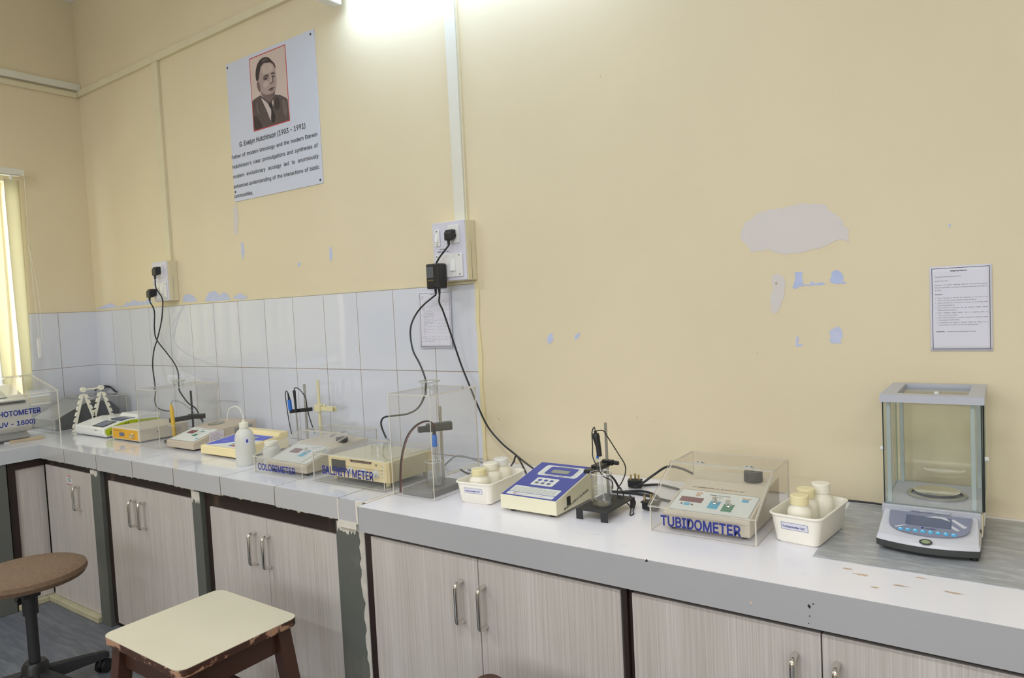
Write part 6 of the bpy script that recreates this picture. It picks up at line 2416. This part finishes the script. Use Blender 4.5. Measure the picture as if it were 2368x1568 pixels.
acrylic_case('acrylic_cover', 'clear cover over the dark instrument in the far corner', (0.035, -0.395 - 0.035, ZL), 0.345, 0.395, 0.072, 0.215, 0.166, None, hinges=(0.09, 0.26))
cord('two black cables looped on the tiles behind the white rack', [(0.02, -0.05, 0.973), (0.055, -0.04, 0.990), (0.11, -0.03, 1.002), (0.17, -0.03, 1.000), (0.21, -0.03, 0.985), (0.25, -0.028, 0.968)], 0.004)
cord('second black cable crossing the first behind the white rack', [(0.05, -0.022, 0.968), (0.10, -0.02, 0.992), (0.16, -0.018, 0.990), (0.20, -0.018, 0.970)], 0.004)

# --- large spectrophotometer cover at the left edge, facing the room
CX, CY = 0.520, -0.452
t = thing('acrylic_cover', 'large clear cover at the left edge, lettered with the last part of SPECTROPHOTOMETER', 'clear cover', (CX, CY - 0.62, ZL), 90)
# local: x runs along the front (towards the camera side = -x world y), y runs to the wall
w, d, h0, ys, h1 = 0.62, 0.405, 0.240, 0.330, 0.318
T2 = 0.005
fp = slab(front((0, T2 / 2, 0)), flat_rect(T2, w - T2, 0.0004, h0), T2).build('front_panel', AC, t)
for x in (T2 / 2, w - T2 / 2):
    slab(sidep((x, 0, 0)), [(0, 0.0003), (d, 0.0003), (d, h1 - T2), (ys, h1 - T2), (0, h0)], T2).build('side_panel', AC, t)
slab(front((0, d - T2 / 2, 0)), flat_rect(T2, w - T2, 0.0004, h1 - T2), T2).build('back_panel', AC, t)
slab(topp((0, 0, h1 - T2 / 2)), flat_rect(0, w, ys, d), T2).build('top_panel', AC, t)
slp = math.hypot(ys, h1 - h0)
LPn = Pl((0, -0.006, h0 + 0.004), (1, 0, 0), (0, ys, h1 - h0))
lid = slab(LPn, flat_rect(0, w, 0.0, slp + 0.004), T2).build('lid', AC, t)
b = MB()
b.pbox(LPn, 0.10, 0.13, slp - 0.03, slp - 0.004, 0.003, 0.0045)
b.build('hinge', 'ink_brown', lid)

b = MB()
FPn = front((0, -0.0008, 0))
b.text(FPn, 'SPECTROPHOTOMETER', w - 0.089 - 0.345, 0.141, 0.0350, 0.345, bold=0.03)
b.text(FPn, '( UV - 1800)', w - 0.118 - 0.176, 0.089, 0.0310, 0.176, bold=0.03)
b.build('lettering', 'ink_blue', fp)
t = thing('large_spectrophotometer', 'pale grey spectrophotometer with a dark slot inside the large clear cover', 'instrument', (CX, CY - 0.62, ZL + 0.0003), 90)
b = MB()
b.ppoly(sidep((0.02, 0, 0)), [(0.075, 0.045), (0.380, 0.045), (0.380, 0.225), (0.360, 0.282), (0.290, 0.282), (0.120, 0.222), (0.060, 0.216), (0.052, 0.075)], 0, w - 0.130)
b.build('housing', 'instrument_pale', t, bevel=0.006, bseg=3)
b = MB()
b.ppoly(sidep((0.03, 0, 0)), [(0.085, 0.003), (0.370, 0.003), (0.370, 0.045), (0.078, 0.045), (0.040, 0.030), (0.040, 0.016)], 0, w - 0.16)
b.build('lower_housing', 'instrument_grey', t, bevel=0.003)
b = MB()
b.box(0.05, w - 0.135, 0.054, 0.062, 0.196, 0.209)
b.build('dark_slot', 'balance_dark', t)
b = MB()
b.ppoly(sidep((0.13, 0, 0)), [(0.125, 0.226), (0.288, 0.288), (0.288, 0.292), (0.125, 0.232)], 0, w - 0.32)
b.build('compartment_lid', 'instrument_grey', t, bevel=0.002)
t = thing('wood_offcut', 'small pale wooden offcut lying inside the large clear cover', 'wood', (CX - 0.032, CY - 0.150, ZL + 0.0003), 82)
b = MB()
b.box(-0.075, 0.075, -0.014, 0.014, 0, 0.012)
b.build('block', 'wood_offcut', t, bevel=0.001)
b = MB()
b.box(-0.098, -0.076, -0.010, 0.010, 0, 0.007)
b.build('end_piece', 'paper_pink', t)
# --- electrode stands at the wall behind the COLORIMETER cover
t = thing('electrode_stand', 'steel rod stand with black clamp against the tiles behind the COLORIMETER cover', 'stand', (2.035, -0.150, ZL))
b = MB()
b.box(0.0, 0.13, 0.0, 0.120, 0.0, 0.010)
b.build('base_plate', 'balance_light', t, bevel=0.002)
b = MB()
b.cyl(topp((0.098, 0.035, 0)), 0, 0, 0.0052, 0.010, 0.278, 14)
b.build('rod', 'steel', t)
b = MB()
b.pbox(Pl((0.098, 0.035, 0.165), (-1, -0.2, -0.10), (0, 0, 1)), -0.030, 0.085, -0.008, 0.008, -0.010, 0.010)
b.build('clamp', 'plastic_black', t, bevel=0.002)
el = thing('electrode_probe', 'bright blue-handled probe in the rear black clamp', 'probe', (2.062, -0.142, ZL + 0.045))
b = MB()
b.tube([(0.004, 0, 0), (0, 0, 0.118)], 0.005, 12, sub=1)
b.build('glass_tube', 'labglass', el)
b = MB()
b.tube([(0, 0, 0.118), (-0.004, 0, 0.165)], 0.0085, 14, sub=1)
b.build('blue_handle', 'electrode_blue', el)
b = MB()
b.tube([(-0.004, 0, 0.165), (-0.010, 0, 0.195)], 0.005, 12, sub=1, radii=[0.0058, 0.003])
b.build('strain_relief', 'rubber_black', el)
part_cord(el, [(2.052, -0.142, ZL + 0.240), (2.042, -0.142, ZL + 0.248), (2.030, -0.140, ZL + 0.232), (2.028, -0.135, ZL + 0.18), (2.022, -0.125, ZL + 0.12), (2.030, -0.12, ZL + 0.05)], 0.0020)
el = thing('electrode_probe', 'slim black probe beside the blue-handled one', 'probe', (2.096, -0.140, ZL + 0.03))
b = MB()
b.tube([(0.006, 0, 0), (0.002, 0, 0.125)], 0.0035, 10, sub=1)
b.build('steel_stem', 'steel', el)
b = MB()
b.tube([(0.002, 0, 0.125), (0, 0, 0.180), (-0.003, 0, 0.222)], 0.006, 14, sub=2, radii=[0.0045, 0.0055, 0.0068])
b.build('black_grip', 'plastic_black', el)
part_cord(el, [(2.093, -0.140, ZL + 0.252), (2.100, -0.14, ZL + 0.263), (2.122, -0.135, ZL + 0.258), (2.148, -0.125, ZL + 0.220), (2.150, -0.12, ZL + 0.17), (2.152, -0.11, ZL + 0.12), (2.165, -0.10, ZL + 0.06)], 0.0022)
t = thing('clamp_stand', 'cream plastic clamp stand behind the COLORIMETER cover', 'stand', (2.170, -0.140, ZL))
b = MB()
b.box(-0.002, 0.11, 0.0, 0.110, 0.0, 0.010)
b.build('base_plate', 'clamp_cream', t, bevel=0.002)
b = MB()
b.cyl(topp((0.036, 0.040, 0)), 0, 0, 0.0065, 0.010, 0.296, 14)
b.build('rod', 'clamp_cream', t)
b = MB()
b.box(0.020, 0.056, 0.024, 0.052, 0.160, 0.190)
b.box(0.056, 0.098, 0.030, 0.042, 0.164, 0.180)
b.box(0.098, 0.138, 0.024, 0.030, 0.166, 0.188)
b.box(0.098, 0.138, 0.044, 0.050, 0.162, 0.184)
b.box(0.095, 0.101, 0.024, 0.050, 0.166, 0.184)
b.cyl(topp((0.075, 0.036, 0.178)), 0, 0, 0.006, 0, 0.014, 10)
b.build('clamp', 'clamp_cream', t, bevel=0.0015)
